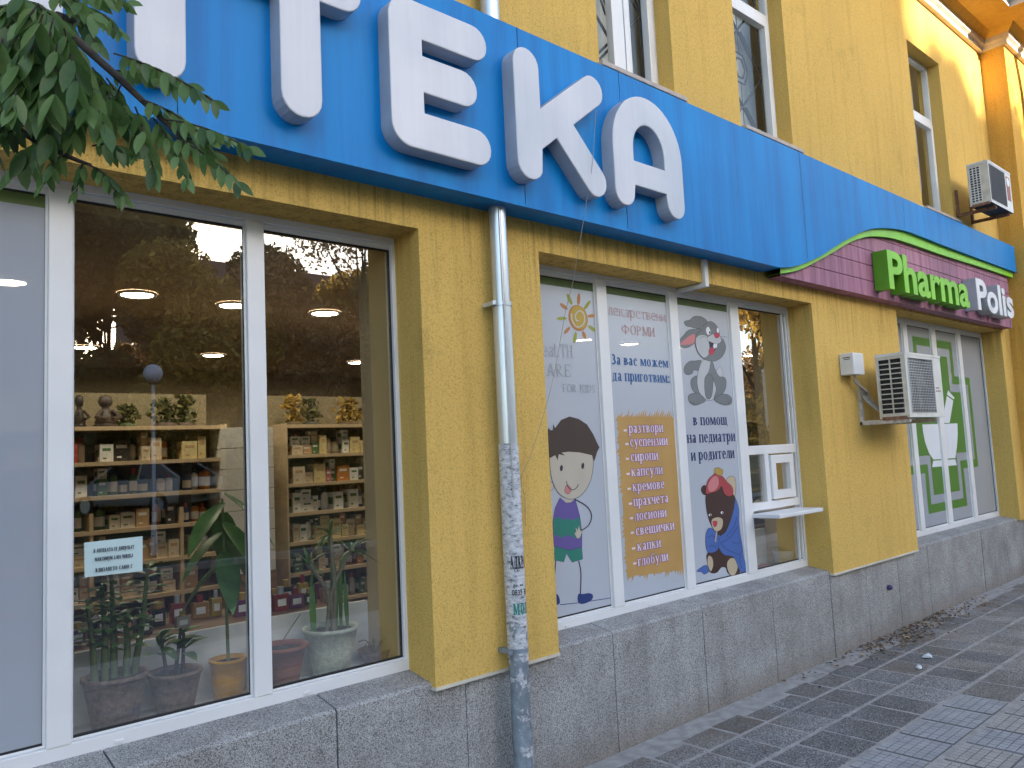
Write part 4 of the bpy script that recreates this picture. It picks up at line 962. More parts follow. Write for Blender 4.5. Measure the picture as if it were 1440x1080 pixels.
# loose string from the sign, drawn over the pier
w_ = MB(); P_ = [at(838, 155, 2.655), at(833, 230, 2.65), at(822, 300, 2.70), at(806, 395, 2.78), at(795, 440, 2.84), at(775, 545, 2.87), at(748, 635, 2.88), at(733, 672, 2.885), at(738, 700, 2.885), at(739, 740, 2.885)]
w_.tube(smooth([tuple(p) for p in P_], 4, False), .0014, 5)
tag(w_.build('hanging_string', plain('grey_string', (.30, .27, .24), .8), None, loc=P_[0]), 'thin loose string hanging from the letter down past the pier', 'string')
cd = MB(); a = at(990, 365, 2.885); b = at(990, 398, 2.885)
cd.box(a.x-.02, 2.872, 2.655, a.x+.02, 2.899, a.z); cd.box(a.x-.02, 2.872, 2.632, a.x+.02, 3.095, 2.659)
tag(cd.build('cable_duct', M['pvc_old'], None, .003, loc=(a.x, 2.88, 2.65)), 'white plastic cable duct running from the sign under the window lintel', 'cable duct')

# ================================================================= air conditioners
def ac_unit(x0, z0, w, hgt, yf, dep, label, cols, rws, style, bx, name='air_conditioner'):
    root = empty(name, (x0+w/2, yf+dep/2, z0), label, 'air conditioner')
    yb = yf+dep; b = MB()
    fx0, fx1 = (x0+.05, x0+w*.74) if style == 0 else (x0+.03, x0+w*.70); fz0, fz1 = z0+.045, z0+hgt-.045
    # shell: front with a grille opening, side with louvre opening
    gy0, gy1 = yf+.03+(.05 if style else .0), yb-.02; gz0, gz1 = z0+.035, z0+hgt-.04
    F = lambda x, z: (x, yf, z)
    for A, C in (((x0, z0), (x0+w, fz0)), ((x0, fz1), (x0+w, z0+hgt)), ((x0, fz0), (fx0, fz1)), ((fx1, fz0), (x0+w, fz1))):
        b.quad(F(*A), F(C[0], A[1]), F(*C), F(A[0], C[1]))
    G = lambda y, z: (x0, y, z)
    for A, C in (((yf, z0), (yb, gz0)), ((yf, gz1), (yb, z0+hgt)), ((yf, gz0), (gy0, gz1)), ((gy1, gz0), (yb, gz1))):
        b.quad(G(C[0], A[1]), G(A[0], A[1]), G(A[0], C[1]), G(*C), 1)
    b.quad((x0-.004, yf-.004, z0+hgt), (x0+w+.004, yf-.004, z0+hgt), (x0+w+.004, yb, z0+hgt), (x0-.004, yb, z0+hgt)); b.box(x0-.004, yf-.004, z0+hgt-.018, x0+w+.004, yb+.002, z0+hgt+.002)
    b.quad((x0, yb, z0), (x0+w, yb, z0), (x0+w, yf, z0), (x0, yf, z0), 2); b.quad((x0+w, yf, z0), (x0+w, yb, z0), (x0+w, yb, z0+hgt), (x0+w, yf, z0+hgt)); b.quad((x0+w, yb, z0), (x0, yb, z0), (x0, yb, z0+hgt), (x0+w, yb, z0+hgt))
    b.box(x0+.02, yf+.06, z0+.01, x0+w-.02, yb-.01, z0+hgt-.02, 2)
    b.box(x0-.003, yf+.02, z0-.012, x0+.03, yb-.02, z0+.014, 3)
    b.build('casing', [M['ac'], M['ac_side'], M['dark'], M['rust']], root)
    s = MB()
    for i in range(cols+1):
        y = gy0+(gy1-gy0)*i/cols; s.box(x0-.003, y-.004, gz0, x0+.01, y+.004, gz1)
    for j in range(rws+1):
        z = gz0+(gz1-gz0)*j/rws; s.box(x0-.002, gy0, z-.004, x0+.012, gy1, z+.004)
    s.build('side_louvre', M['ac_side'] if style == 0 else M['ac'], root)
    g = MB(); nx_ = 15 if style == 0 else 24; nz_ = 20 if style == 0 else 30; t = .0022 if style == 0 else .0018
    for i in range(nx_+1):
        x = fx0+(fx1-fx0)*i/nx_; g.box(x-t, yf-.004, fz0, x+t, yf+.001, fz1)
    for j in range(nz_+1):
        z = fz0+(fz1-fz0)*j/nz_; g.box(fx0, yf-.006, z-t, fx1, yf-.003, z+t)
    prof_frame(g, fx0-.008, fx1+.008, fz0-.008, fz1+.008, .01, yf-.006, yf+.002)
    g.build('front_grille', M['meshgrey'] if style == 0 else plain('dark_grille_mesh', (.11, .11, .125), .5), root)
    fn = MB(); cx, cz, R = (fx0+fx1)/2, (fz0+fz1)/2, min(fx1-fx0, fz1-fz0)/2-.02
    fn.tube([(cx, yf+.02, cz), (cx, yf+.055, cz)], R*.28, 16)
    for k in range(4):
        a = k*pi/2+.3; pts = [(cx+r*R*cos(a+o), yf+.03+yo, cz+r*R*sin(a+o)) for r, o, yo in ((.25, -.2, 0), (1, -.35, .0), (1, .45, .02), (.25, .5, .02))]; fn.add(pts, [(0, 1, 2, 3)])
    fn.build('fan', plain('grey_fan_plastic', (.12, .12, .13), .5), root)
    if style == 0:
        lb = MB(); lx = x0+w*.80
        for k, (zt, n) in enumerate(((z0+.235, 3), (z0+.21, 4))):
            for i in range(n): lb.box(lx+i*.026, yf-.002, zt, lx+i*.026+.018, yf+.001, zt+.012)
        lb.build('maker_marks', plain('faded_red_print', (.42, .28, .27), .6), root)
    else:
        lb = MB(); lb.box(x0+w*.78, yf-.002, z0+.12, x0+w*.94, yf+.001, z0+hgt-.06); lb.build('brown_sticker', plain('rust_brown_sticker', (.30, .085, .04), .5), root)
        lb = MB(); lb.lathe([(0, 0), (.05, 0)], (0, 0, 0), 16); lb.v = [(x0+w*.85+v[0], yf-.004, z0+hgt-.12+v[1]) for v in lb.v]; lb.build('round_sticker', M['white_print'], root)
    for X in bx:
        k = MB(); k.box(X-.016, yf+.01, z0-.036, X+.016, 2.899, z0-.014); k.box(X-.016, 2.875, z0-.036, X+.016, 2.899, z0+.26); k.box(X-.017, yf+.01, z0-.040, X-.013, 2.88, z0-.005)
        k.build('wall_bracket', M['bracket'] if style == 0 else M['rust'], root)
    return root
ac_unit(6.405, 1.752, .72, .512, 2.50, .232, 'white air conditioner with rusty base on the pier beside the green cross window', 2, 11, 0, (6.43, 6.98))
ac_unit(8.99, 3.952, .71, .445, 2.515, .20, 'smaller air conditioner with dark grille high on the wall beside the upper window', 3, 14, 1, (9.16, 9.60))
jb = MB(); jb.box(6.14, 2.785, 2.112, 6.325, 2.898, 2.285)
J = tag(jb.build('junction_box', [M['pvc_old']], None, .006, loc=(6.23, 2.85, 2.11)), 'small white junction box on the yellow pier left of the air conditioner', 'junction box')
jl = MB(); jl.box(6.1385, 2.81, 2.245, 6.141, 2.87, 2.252); jl.box(6.1385, 2.81, 2.232, 6.141, 2.86, 2.237); jl.build('vent_slot', M['dark'], J)
cb = MB()
for k, o in enumerate((0, .012, .026, .045)):
    cb.tube(smooth([(6.26, 2.84, 2.115), (6.265+o, 2.85, 2.06), (6.37+o, 2.86-o, 2.02-o), (6.42+o, 2.85, 1.93+o), (6.44+o*2, 2.80, 1.86), (6.46+o, 2.74, 1.80+o)], 5, False), .006+.003*(k % 2), 6)
tag(cb.build('cable_bundle', plain('grey_cable_insulation', (.36, .33, .30), .7, 0, .3, 30), None, loc=(6.3, 2.85, 2.0)), 'bundle of grey cables looping from the junction box to the air conditioner', 'cables')
vk = MB(); vp_ = at(1250, 826, 2.92); vk.lathe([(0, -.022), (.018, -.016), (.026, 0), (.018, .016), (0, .022)], (vp_.x, 2.912, vp_.z), 14)
tag(vk.build('plinth_knob', plain('purple_plastic_cap', (.05, .045, .13), .5), None, loc=vp_), 'small purple cap sticking out of the grey plinth', 'cap')
# fallen leaves and scraps at the foot of the plinth
rnd = random.Random(11); lt = MB()
for i in range(900):
    t = rnd.gauss(0, 1); X = 6.9+t*.75; Y = 2.915-abs(rnd.gauss(0, .13)); a = rnd.uniform(0, pi); l = rnd.uniform(.006, .022); z = .004+rnd.uniform(0, .012)
    dx, dy = cos(a)*l, sin(a)*l; e = rnd.uniform(-.008, .008)
    lt.add([(X-dx, Y-dy, z), (X+dy*.5, Y-dx*.5, z+e), (X+dx, Y+dy, z+.003), (X-dy*.5, Y+dx*.5, z-e*.5)], [(0, 1, 2, 3)], 0 if rnd.random() < .7 else (1 if rnd.random() < .6 else 2))
tag(lt.build('leaf_litter', [plain('dry_leaf_brown', (.12, .07, .035), .9, 0, .4, 30), plain('dry_leaf_pale', (.36, .25, .13), .9, 0, .3, 30), M['soil']]), kind='stuff', label='dry leaf crumbs swept against the plinth', cat='leaf litter')
for k, (px0, py0, r, lab) in enumerate(((1305, 923, .035, 'larger crumpled white paper scrap on the dark pavers'), (1292, 939, .018, 'smaller white paper scrap on the dark pavers'))):
    p = atz(px0, py0, .012); s = MB(); n = 9
    s.lathe([(0, -.012), (r, -.006), (r*.9, .008), (r*.4, .018), (0, .02)], (p.x, p.y, .012), n); s.v = [(v[0]+rnd.uniform(-.3, .3)*r, v[1]+rnd.uniform(-.3, .3)*r, v[2]+rnd.uniform(-.006, .006)) for v in s.v]; s.sm = [False]*len(s.f)
    tag(s.build('paper_scrap', M['white_print'], None, loc=p), lab, 'paper scrap')

# ================================================================= inside the shop
def lampdisc(x, y, lab):
    t = empty('ceiling_lamp', (x, y, ZC), lab, 'ceiling lamp', 'round lamps on the shop ceiling')
    g = MB(); g.lathe([(0.0, -.012), (.095, -.012)], (x, y, ZC), 24); g.f = [f[::-1] for f in g.f]; g.build('diffuser', M['lamp'], t)
    r = MB(); r.lathe([(.095, -.013), (.112, -.02), (.118, -.001)], (x, y, ZC), 24); r.build('rim', M['pvc'], t)
for q_ in ((10, 397), (193, 415), (329, 430), (457, 441), (823, 478), (885, 484), (1056, 500)):
    p = atz(*q_, ZC-.012); lampdisc(p.x, p.y, 'round glowing ceiling lamp in the front row inside the shop')
for q_ in ((119, 489), (502, 510), (300, 500)):
    p = atz(*q_, ZC-.012); lampdisc(p.x, p.y, 'round glowing ceiling lamp in the rear row inside the shop')
for x in (3.9, 4.8, 7.4): lampdisc(x, 5.3, 'round glowing ceiling lamp in the front row inside the shop')
YSH = 5.6; DSH = .34
boards = [.30, .565, .80, 1.03, 1.25, 1.47, 1.69, 1.92]
SHELFN = ['bottom', 'second', 'third', 'fourth', 'fifth', 'sixth', 'seventh', 'top']
def shelf_unit(x0, x1, label, dividers):
    t = empty('shelf_unit', ((x0+x1)/2, YSH, .05), label, 'shelves')
    for z in boards:
        b = MB(); b.box(x0, YSH, z-.026, x1, YSH+DSH, z); b.build('shelf', M['wood'], t)
    b = MB(); b.box(x0-.014, YSH-.002, .05, x0, YSH+DSH, 1.93); b.box(x1, YSH-.002, .05, x1+.02, YSH+DSH, 1.93); b.build('side_panel', M['wood'], t)
    b = MB(); b.quad((x0, YSH+DSH-.004, .05), (x1, YSH+DSH-.004, .05), (x1, YSH+DSH-.004, 2.17), (x0, YSH+DSH-.004, 2.17)); b.build('back_panel', M['back'], t)
    for x in dividers:
        b = MB(); b.box(x-.011, YSH+.003, .06, x+.011, YSH+DSH-.01, 1.36); b.build('divider', M['wood'], t)
UN = [(.35, 2.25, 'wooden shelf unit behind the left display pane', (.87, 1.385, 1.95)), (2.735, 5.0, 'wooden shelf unit behind the right display pane', (3.5, 4.25)), (5.3, 9.8, 'wooden shelf unit behind the printed films', (6.4, 7.6, 8.7))]
for a in UN: shelf_unit(*a)
CC = {'cream': (.62, .53, .39), 'white': (.72, .72, .69), 'pale yellow': (.62, .52, .26), 'tan': (.46, .30, .16), 'red': (.40, .05, .03), 'green': (.08, .17, .07), 'blue': (.05, .10, .22), 'orange': (.48, .18, .03), 'dark': (.035, .03, .03), 'pink': (.42, .14, .18)}
CM = {k: plain(k.replace(' ', '_')+'_packaging', v, .5, 0, .08, 5) for k, v in CC.items()}
CART, BOT = {}, {}
for k in CC:
    b = MB(); b.box(-.5, -.5, 0, .5, .5, 1); b.box(-.34, -.506, .62, .30, -.499, .78, 1); b.box(-.30, -.506, .16, -.02, -.499, .24, 1); b.box(-.502, -.3, .3, -.499, .3, .7, 1)
    o = b.build('carton', [CM[k], CM['white' if k in ('red', 'green', 'blue', 'dark', 'orange', 'tan', 'pink') else random.choice(['blue', 'green', 'tan', 'tan', 'pale yellow'])]]); CART[k] = o.data; bpy.data.objects.remove(o)
    b = MB(); b.lathe([(0, 0), (.5, 0), (.5, .62), (.46, .70), (.2, .76), (.2, .80)], n=12); b.lathe([(.503, .12), (.503, .5)], n=12, mi=1)
    o = b.build('bottle', [CM[k], CM['white']]); BOT[k] = o.data; bpy.data.objects.remove(o)
b = MB(); b.lathe([(.24, .78), (.24, .97), (.2, 1), (0, 1)], n=12); o = b.build('cap', M['dark']); CAP = o.data; bpy.data.objects.remove(o)
b = MB(); b.lathe([(.24, .78), (.24, .97), (.2, 1), (0, 1)], n=12); o = b.build('cap', CM['red']); CAPR = o.data; bpy.data.objects.remove(o)
def carton(x, y, z, w, d_, h_, col, where, grp, rz=0):
    o = bpy.data.objects.new('medicine_carton', CART[col]); COL.objects.link(o); o.location = (x, y, z); o.scale = (w, d_, h_); o.rotation_euler = (0, 0, rz)
    tag(o, f'{col} medicine carton {where}', 'carton', f'{col} cartons {grp}')
def bottle(x, y, z, d_, h_, col, where, grp, cap=None):
    o = bpy.data.objects.new('bottle', BOT[col]); COL.objects.link(o); o.location = (x, y, z); o.scale = (d_, d_, h_)
    tag(o, f'{col} capped bottle {where}', 'bottle', f'{col} bottles {grp}')
    c = bpy.data.objects.new('cap', cap or CAP); COL.objects.link(c); c.parent = o
rnd = random.Random(5)
pal = ['cream']*9+['white']*8+['pale yellow']*5+['tan']*3+['red', 'green', 'blue', 'orange', 'dark', 'pink']
un = ['left', 'right', 'film']
for ui, (x0, x1, _, dv) in enumerate(UN):
    if ui == 2: continue
    for bi in range(1, 7):
        z = boards[bi]; x = x0+.05; where = f'on the {SHELFN[bi]} shelf behind the {un[ui]} display pane'; grp = f'on {SHELFN[bi]} shelf of the {un[ui]} unit'
        room = boards[bi+1]-z-.045
        while x < x1-.12:
            if any(abs(x-v) < .05 for v in dv): x += .06
            r = rnd.random()
            if r < .04: x += rnd.uniform(.03, .07); continue
            if r < .24 or (bi == 5 and ui == 0 and x > 1.5):
                dd = rnd.uniform(.05, .075); hh = min(rnd.uniform(.12, .19), room); bottle(x+dd/2, YSH+.09+rnd.uniform(0, .05), z, dd, hh, rnd.choice(['white', 'green', 'orange', 'blue', 'dark', 'cream', 'tan']), where, grp, rnd.choice([CAP, CAPR, CAP])); x += dd+.006
            else:
                w = rnd.uniform(.04, .105); hh = min(rnd.uniform(.07, .155), room); col = rnd.choice(pal)
                carton(x+w/2, YSH+.075+rnd.uniform(0, .04), z, w, .12, hh, col, where, grp, rnd.uniform(-.06, .06))
                if hh < .11 and rnd.random() < .7: carton(x+w/2, YSH+.11, z+hh, w*.9, .1, min(hh, room-hh), rnd.choice(pal), where+', stacked', grp+' stacked')
                x += w+.006
# stack of white boxes between the units
xa_, xb_ = at(318, 660, YSH-.1).x, at(385, 660, YSH-.1).x; xs0 = (xa_+xb_)/2
for k in range(7):
    b = MB(); zt = 1.895-k*.148; b.box(xa_, YSH-.10, zt-.143, xb_, YSH+.2, zt); b.box(xs0+.02+.02*(k % 3), YSH-.1015, zt-.06, xs0+.03+.02*(k % 3), YSH-.0995, zt-.03, 1)
    tag(b.build('storage_box', [CM['white'], M['ink']], None, .004, loc=(xs0, YSH, zt-.144)), f'white storage box, number {["one","two","three","four","five","six","seven"][k]} from the top of the tall stack between the shelf units', 'storage box', 'boxes in the tall stack')
b = MB(); b.box(xa_-.004, YSH-.105, .05, xb_+.004, YSH+.2, .858); tag(b.build('stack_plinth', M['wood_dark'], None, loc=(xs0, YSH, .05)), 'brown cabinet under the tall stack of storage boxes', 'cabinet')
# ornaments on the top shelf
def ornament(pxx, w, h_, col, lab, kind):
    p = at(pxx, 597, YSH+.12); x = p.x; z = boards[7]; b = MB(); rn = random.Random(pxx)
    b.lathe([(0, 0), (w*.5, 0), (w*.42, .02), (w*.3, .03)], (x, YSH+.15, z), 12)
    if kind == 'figure':
        b.lathe([(w*.32, .02), (w*.40, h_*.15), (w*.28, h_*.38), (w*.2, h_*.52), (w*.12, h_*.6), (w*.23, h_*.68), (w*.27, h_*.8), (w*.22, h_*.93), (0, h_)], (x, YSH+.15, z), 14)
        b.tube([(x-w*.2, YSH+.12, z+h_*.5), (x-w*.42, YSH+.08, z+h_*.3), (x-w*.1, YSH+.04, z+h_*.22)], w*.09, 8); b.tube([(x+w*.2, YSH+.12, z+h_*.5), (x+w*.42, YSH+.08, z+h_*.3), (x+w*.1, YSH+.04, z+h_*.22)], w*.09, 8)
    else:
        for i in range(150):
            a = rn.uniform(0, 2*pi); rr_ = rn.uniform(0, .5)*w; zz_ = rn.uniform(.1, 1)*h_; s_ = rn.uniform(.015, .035); k = (1-abs(zz_/h_-.5)*1.1); c0 = Vector((x+rr_*cos(a)*k*1.6, YSH+.15+rr_*sin(a)*.5, z+zz_))
            n1 = Vector((rn.gauss(0, 1), rn.gauss(0, 1), rn.gauss(0, 1))).normalized()*s_; n2 = n1.cross(Vector((rn.gauss(0, 1), rn.gauss(0, 1), rn.gauss(0, 1)))).normalized()*s_*.7
            b.add([c0-n1, c0+n2, c0+n1, c0-n2], [(0, 1, 2, 3)], 1)
    return tag(b.build('shelf_ornament', [plain('dark_ornament', col, .6, 0, .3, 20), M['leaf_gold'] if kind == 'dried' else M['leaf_dark']], None, loc=(x, YSH+.15, z)), lab, 'ornament')
ornament(113, .10, .22, (.03, .02, .015), 'dark horse shaped ornament at the left end of the top shelf', 'figure')
ornament(150, .17, .22, (.07, .05, .04), 'seated child figurine with dark hair on the top shelf', 'figure')
ornament(180, .13, .15, (.06, .09, .03), 'green potted ornament beside the seated figurine', 'flowers')
ornament(235, .18, .20, (.08, .05, .04), 'dark flower arrangement on the top shelf behind the lamp reflection', 'flowers')
ornament(262, .14, .22, (.08, .05, .04), 'tall leafy ornament near the right end of the left top shelf', 'flowers')
ornament(415, .16, .24, (.10, .07, .03), 'golden dried bouquet on the right top shelf', 'dried')
ornament(440, .16, .21, (.05, .05, .03), 'dark green bouquet next to the golden one', 'flowers')
ornament(492, .20, .22, (.12, .07, .03), 'sailing ship like ornament with pointed top on the right top shelf', 'dried')
ornament(522, .14, .18, (.08, .06, .03), 'brown leafy ornament beside the interior pier', 'dried')
# counter board behind the ledge with perfume bottles
b = MB(); b.box(-.8, YI+.032, .905, 2.02, 3.86, .932); b.box(-.8, 3.80, .05, 2.02, 3.84, .905)
tag(b.build('display_counter', M['wood_dark'], None, .004, loc=(.6, 3.6, .9)), 'low brown counter board behind the white window ledge', 'counter')
def pm(n, c): return plain(n, c, .15, 0, .1, 5, spec=.8, coat=.5)
PF = [pm('red_glass', (.25, .015, .02)), pm('purple_glass', (.14, .03, .12)), pm('amber_glass', (.35, .17, .03)), pm('clear_grey_glass', (.38, .38, .36)), pm('dark_glass', (.02, .02, .035)), pm('yellow_glass', (.45, .33, .05)), pm('blush_glass', (.40, .25, .20))]
PN = ['red', 'purple', 'amber', 'clear', 'dark', 'yellow', 'blush']
rnd = random.Random(21); x = .80; i = 0
while x < 1.99:
    for row in range(2):
        k = rnd.randrange(7); w = rnd.uniform(.045, .075); h_ = rnd.uniform(.07, .13)*(1.15 if row else 1); y = 3.56+row*.13+rnd.uniform(-.02, .02); xx = x+row*.03
        if x < 1.4 and row == 0 and rnd.random() < .6: continue
        t = MB(); t.box(xx, y, .932, xx+w, y+.035, .932+h_*.7); t.box(xx+w*.2, y-.001, .932+h_*.2, xx+w*.8, y+.002, .932+h_*.5, 1)
        o = t.build('perfume_bottle', [PF[k], M['white_int']], None, .006, loc=(xx+w/2, y, .932)); tag(o, f'{PN[k]} glass perfume bottle {"in the back row" if row else "in the front row"} on the window counter', 'perfume bottle', f'{PN[k]} perfume bottles, {"back" if row else "front"} row')
        c = MB(); c.tube([(xx+w/2, y+.017, .932+h_*.7), (xx+w/2, y+.017, .932+h_)], w*.22, 10); c.build('cap', [M['dark'], M['galv'], PF[0], M['gold']][rnd.randrange(4)], o)
    x += rnd.uniform(.075, .11); i += 1
# inside the service hatch: chair back, bowl, soft toys of colour
b = MB(); p = at(1070, 745, 3.75); b.tube([(p.x+.16*cos(a*pi/10), 3.75, .88+.22*sin(a*pi/10)) for a in range(11)], .022, 10); b.tube([(p.x-.16, 3.75, .1), (p.x-.16, 3.75, .88)], .022, 10); b.tube([(p.x+.16, 3.75, .1), (p.x+.16, 3.75, .88)], .022, 10); b.box(p.x-.15, 3.73, .55, p.x+.15, 3.77, .60)
tag(b.build('chair', M['white_int'], None, loc=(p.x, 3.75, .1)), 'white rounded chair back behind the service hatch', 'chair')
b = MB(); p = at(1103, 782, 3.3); b.lathe([(.0, 0), (.07, 0), (.095, .10), (.09, .10), (.065, .01)], (p.x, 3.3, .662), 20); tag(b.build('white_bucket', M['white_print'], None, loc=(p.x, 3.3, .662)), 'white plastic tub on the ledge under the service hatch', 'tub')
for q_, c_, nm in (((1085, 785), CM['green'], 'green'), ((1072, 784), CM['red'], 'red')):
    p = at(*q_, 3.28); b = MB(); b.lathe([(0, 0), (.05, 0), (.06, .02), (.045, .035), (.02, .04), (0, .04)], (p.x, 3.26, .662), 16); tag(b.build('small_dish', c_, None, loc=(p.x, 3.26, .662)), f'small {nm} dish on the ledge under the service hatch', 'dish')
# plants standing on the ledge
ZL = .661
def leafblade(mb, p, d, up, l, w, mi=0, droop=.2, n=5):
    d = Vector(d).normalized(); side = d.cross(Vector(up))
    if side.length < .01: side = Vector((1, 0, 0))
    side.normalize(); nrm = side.cross(d); vs = []
    for i in range(n+1):
        t = i/n; c = Vector(p)+d*(l*t)+Vector((0, 0, -droop*l*t*t)); ww = w*.5*(math.sin(pi*min(1, t*.93+.07))**.8 if i < n else .03)
        vs += [c-side*ww+nrm*ww*.25, c, c+side*ww+nrm*ww*.25]
    fs = []
    for i in range(n): fs += [(i*3, i*3+1, i*3+4, i*3+3), (i*3+1, i*3+2, i*3+5, i*3+4)]
    mb.add(vs, fs, mi, True)
def pot(root, x, y, r0, r1, h_, mat, rim=.012):
    b = MB(); b.lathe([(0, 0), (r0, 0), (r0+(r1-r0)*.5, h_*.5), (r1, h_*.93), (r1+rim*.4, h_*.93), (r1+rim*.4, h_), (r1-.006, h_), (r1-.012, h_*.9)], (x, y, ZL), 28); b.build('pot', mat, root)
    b = MB(); b.lathe([(r1-.010, h_*.9), (0, h_*.92)], (x, y, ZL), 20); b.build('soil', M['soil'], root)
rnd = random.Random(4)
def plant(pxx, y, lab):
    p = at(pxx, 900, y); return empty('potted_plant', (p.x, y, ZL), lab, 'potted plant'), p.x
t, x = plant(162, 3.28, 'thick stemmed leafy plant in a large brown woven pot'); y = 3.28
pot(t, x, y, .075, .112, .20, M['pot_brown'])
st, lf = MB(), MB()
for k in range(5):
    a = (-.075+.037*k); top = Vector((x+a*1.25+rnd.uniform(-.02, .02), y+rnd.uniform(-.04, .04), ZL+rnd.uniform(.42, .60))); base = Vector((x+a, y+rnd.uniform(-.03, .03), ZL+.17))
    st.tube([base, base.lerp(top, .5)+Vector((.006, 0, 0)), top], [.015, .011, .005], 8)
    for j in range(18):
        t_ = .42+.58*j/18; c = base.lerp(top, t_); an = j*2.4+k; leafblade(lf, c, (cos(an), sin(an)*.8, .35), (0, 0, 1), rnd.uniform(.075, .115), rnd.uniform(.035, .05), 0, .35)
st.build('stem', M['stem'], t); lf.build('foliage', M['plant'], t)
t, x = plant(247, 3.28, 'small branching plant in a medium brown woven pot'); y = 3.29
pot(t, x, y, .065, .098, .165, M['pot_brown'])
st, lf = MB(), MB()
for k in range(3):
    base = Vector((x-.03+.03*k, y, ZL+.14)); top = base+Vector((rnd.uniform(-.03, .03), 0, rnd.uniform(.14, .20))); st.tube([base, top], [.008, .006], 8)
    for j in range(7): an = rnd.uniform(0, 2*pi); leafblade(lf, top-Vector((0, 0, rnd.uniform(0, .08))), (cos(an), sin(an)*.7, rnd.uniform(0, .9)), (0, 0, 1), rnd.uniform(.08, .13), rnd.uniform(.03, .05), 0, .3)
st.build('stem', M['bark'], t); lf.build('foliage', M['plant'], t)
t, x = plant(322, 3.30, 'tall single stemmed plant with broad leaves in a yellow pot'); y = 3.31
pot(t, x, y, .058, .072, .165, M['pot_yellow'])
st, lf = MB(), MB(); st.tube([(x, y, ZL+.14), (x-.006, y, ZL+.45), (x-.016, y, ZL+.82)], [.007, .006, .005], 8)
for k in range(9):
    zz_ = ZL+.52+.32*k/8; an = k*2.3; leafblade(lf, (x-.012, y, zz_), (cos(an)*.8-.1, sin(an)*.6-.2, -.55), (0, 0, 1), rnd.uniform(.19, .26), rnd.uniform(.085, .11), 0, .35, 7)
st.build('stem', M['stem'], t); lf.build('foliage', M['plant'], t)
t, x = plant(396, 3.25, 'nearly bare terracotta pot half hidden by the window mullion'); y = 3.25
pot(t, x, y, .062, .10, .185, M['pot_terra'], .03)
st = MB(); st.tube(smooth([(x-.02, y, ZL+.16), (x+.02, y, ZL+.22), (x+.09, y, ZL+.30)], 4, False), .0022, 5); st.build('dry_twig', M['canewood'], t)
t, x = plant(463, 3.30, 'yucca with spiky leaf tufts in a large crackled pale pot'); y = 3.285
pot(t, x, y, .078, .120, .215, M['pot_white'])
st, lf = MB(), MB()
for dx, zt, bend in ((-.05, .50, -.05), (.03, .62, -.02), (.055, .54, .06)):
    top = Vector((x+dx+bend, y, ZL+zt)); st.tube(smooth([(x+dx*.4, y, ZL+.19), (x+dx*.6-bend*.4, y, ZL+.36), tuple(top)], 4, False), .009, 8)
    for j in range(22): an = rnd.uniform(0, 2*pi); leafblade(lf, top, (cos(an), sin(an)*.7, rnd.uniform(-.35, .9)), (0, 0, 1), rnd.uniform(.09, .15), .014, 0, .25)
for dx in (-.075, -.06, .02, .045, .06, .075, .03):
    leafblade(lf, (x+dx, y+rnd.uniform(-.03, .03), ZL+.18), (rnd.uniform(-.06, .06), 0, 1), (0, 1, 0), rnd.uniform(.26, .36), .024, 0, 0, 6)
st.build('cane', M['canewood'], t); lf.build('foliage', M['plant'], t)
t, x = plant(527, 3.33, 'shallow dark bowl with a dried plant beside the interior pier'); y = 3.33
b = MB(); b.lathe([(0, 0), (.055, 0), (.085, .06), (.08, .06), (.05, .01)], (x, y, ZL), 20); b.build('bowl', M['pot_brown'], t)
b = MB()
for k in range(8): an = rnd.uniform(0, 2*pi); b.tube(smooth([(x, y, ZL+.04), (x+.05*cos(an), y+.03*sin(an), ZL+.10), (x+.10*cos(an), y+.05*sin(an), ZL+rnd.uniform(.04, .12))], 4, False), .002, 5)
b.build('dry_stems', M['canewood'], t)

# ================================================================= the other side of the street (seen in the panes)
def tree(x, y, z0, h_, r, lab, mat, n, leaf=.2, trunk_r=.16, sx=1.0, gap=.35, low=.3, seed=0, lean=0):
    rn = random.Random(seed); t = empty('tree', (x, y, z0), lab, 'tree', None)
    tk = MB(); tk.tube([(x, y, z0-.2), (x+.1+lean*.3, y, z0+h_*.3), (x+lean, y, z0+h_*.75)], [trunk_r, trunk_r*.75, trunk_r*.25], 10)
    cl = []
    for k in range(11):
        a = rn.uniform(0, 2*pi); zz_ = z0+h_*(low+(1-low)*rn.random()**.8); k_ = math.sin(pi*min(.98, max(.12, (zz_-z0-h_*low)/(h_*(1-low))*.8+.2)))
        c = Vector((x+lean*.8+cos(a)*r*.75*k_*sx, y+sin(a)*r*.75*k_, zz_)); cl.append((c, r*rn.uniform(.32, .52)))
        b0 = Vector((x+lean*.4, y, z0+h_*rn.uniform(.25, .6))); tk.tube([b0, b0.lerp(c, .5)+Vector((0, 0, .1)), c], [trunk_r*.35, trunk_r*.2, trunk_r*.08], 6)
    tk.build('trunk', M['bark'], t)
    lf = MB()
    for i in range(n):
        c, rr_ = cl[rn.randrange(len(cl))]
        d = Vector((rn.gauss(0, 1), rn.gauss(0, 1), rn.gauss(0, .8))); d = d.normalized()*rr_*rn.random()**gap
        p = c+d; s_ = leaf*rn.uniform(.6, 1.3)
        n1 = Vector((rn.gauss(0, 1), rn.gauss(0, 1), rn.gauss(0, 1))).normalized(); n2 = n1.cross(Vector((rn.gauss(0, 1), rn.gauss(0, 1), rn.gauss(0, 1)))).normalized()
        lf.add([p-n1*s_, p+n2*s_*.5, p+n1*s_, p-n2*s_*.5], [(0, 1, 2, 3)])
    lf.build('crown', mat, t); return t
tree(1.0, -13, .1, 9.4, 2.7, 'dark green tree across the street reflected at the left edge of the display pane', M['leaf_dark'], 25600, 0.094, seed=1, low=.12)
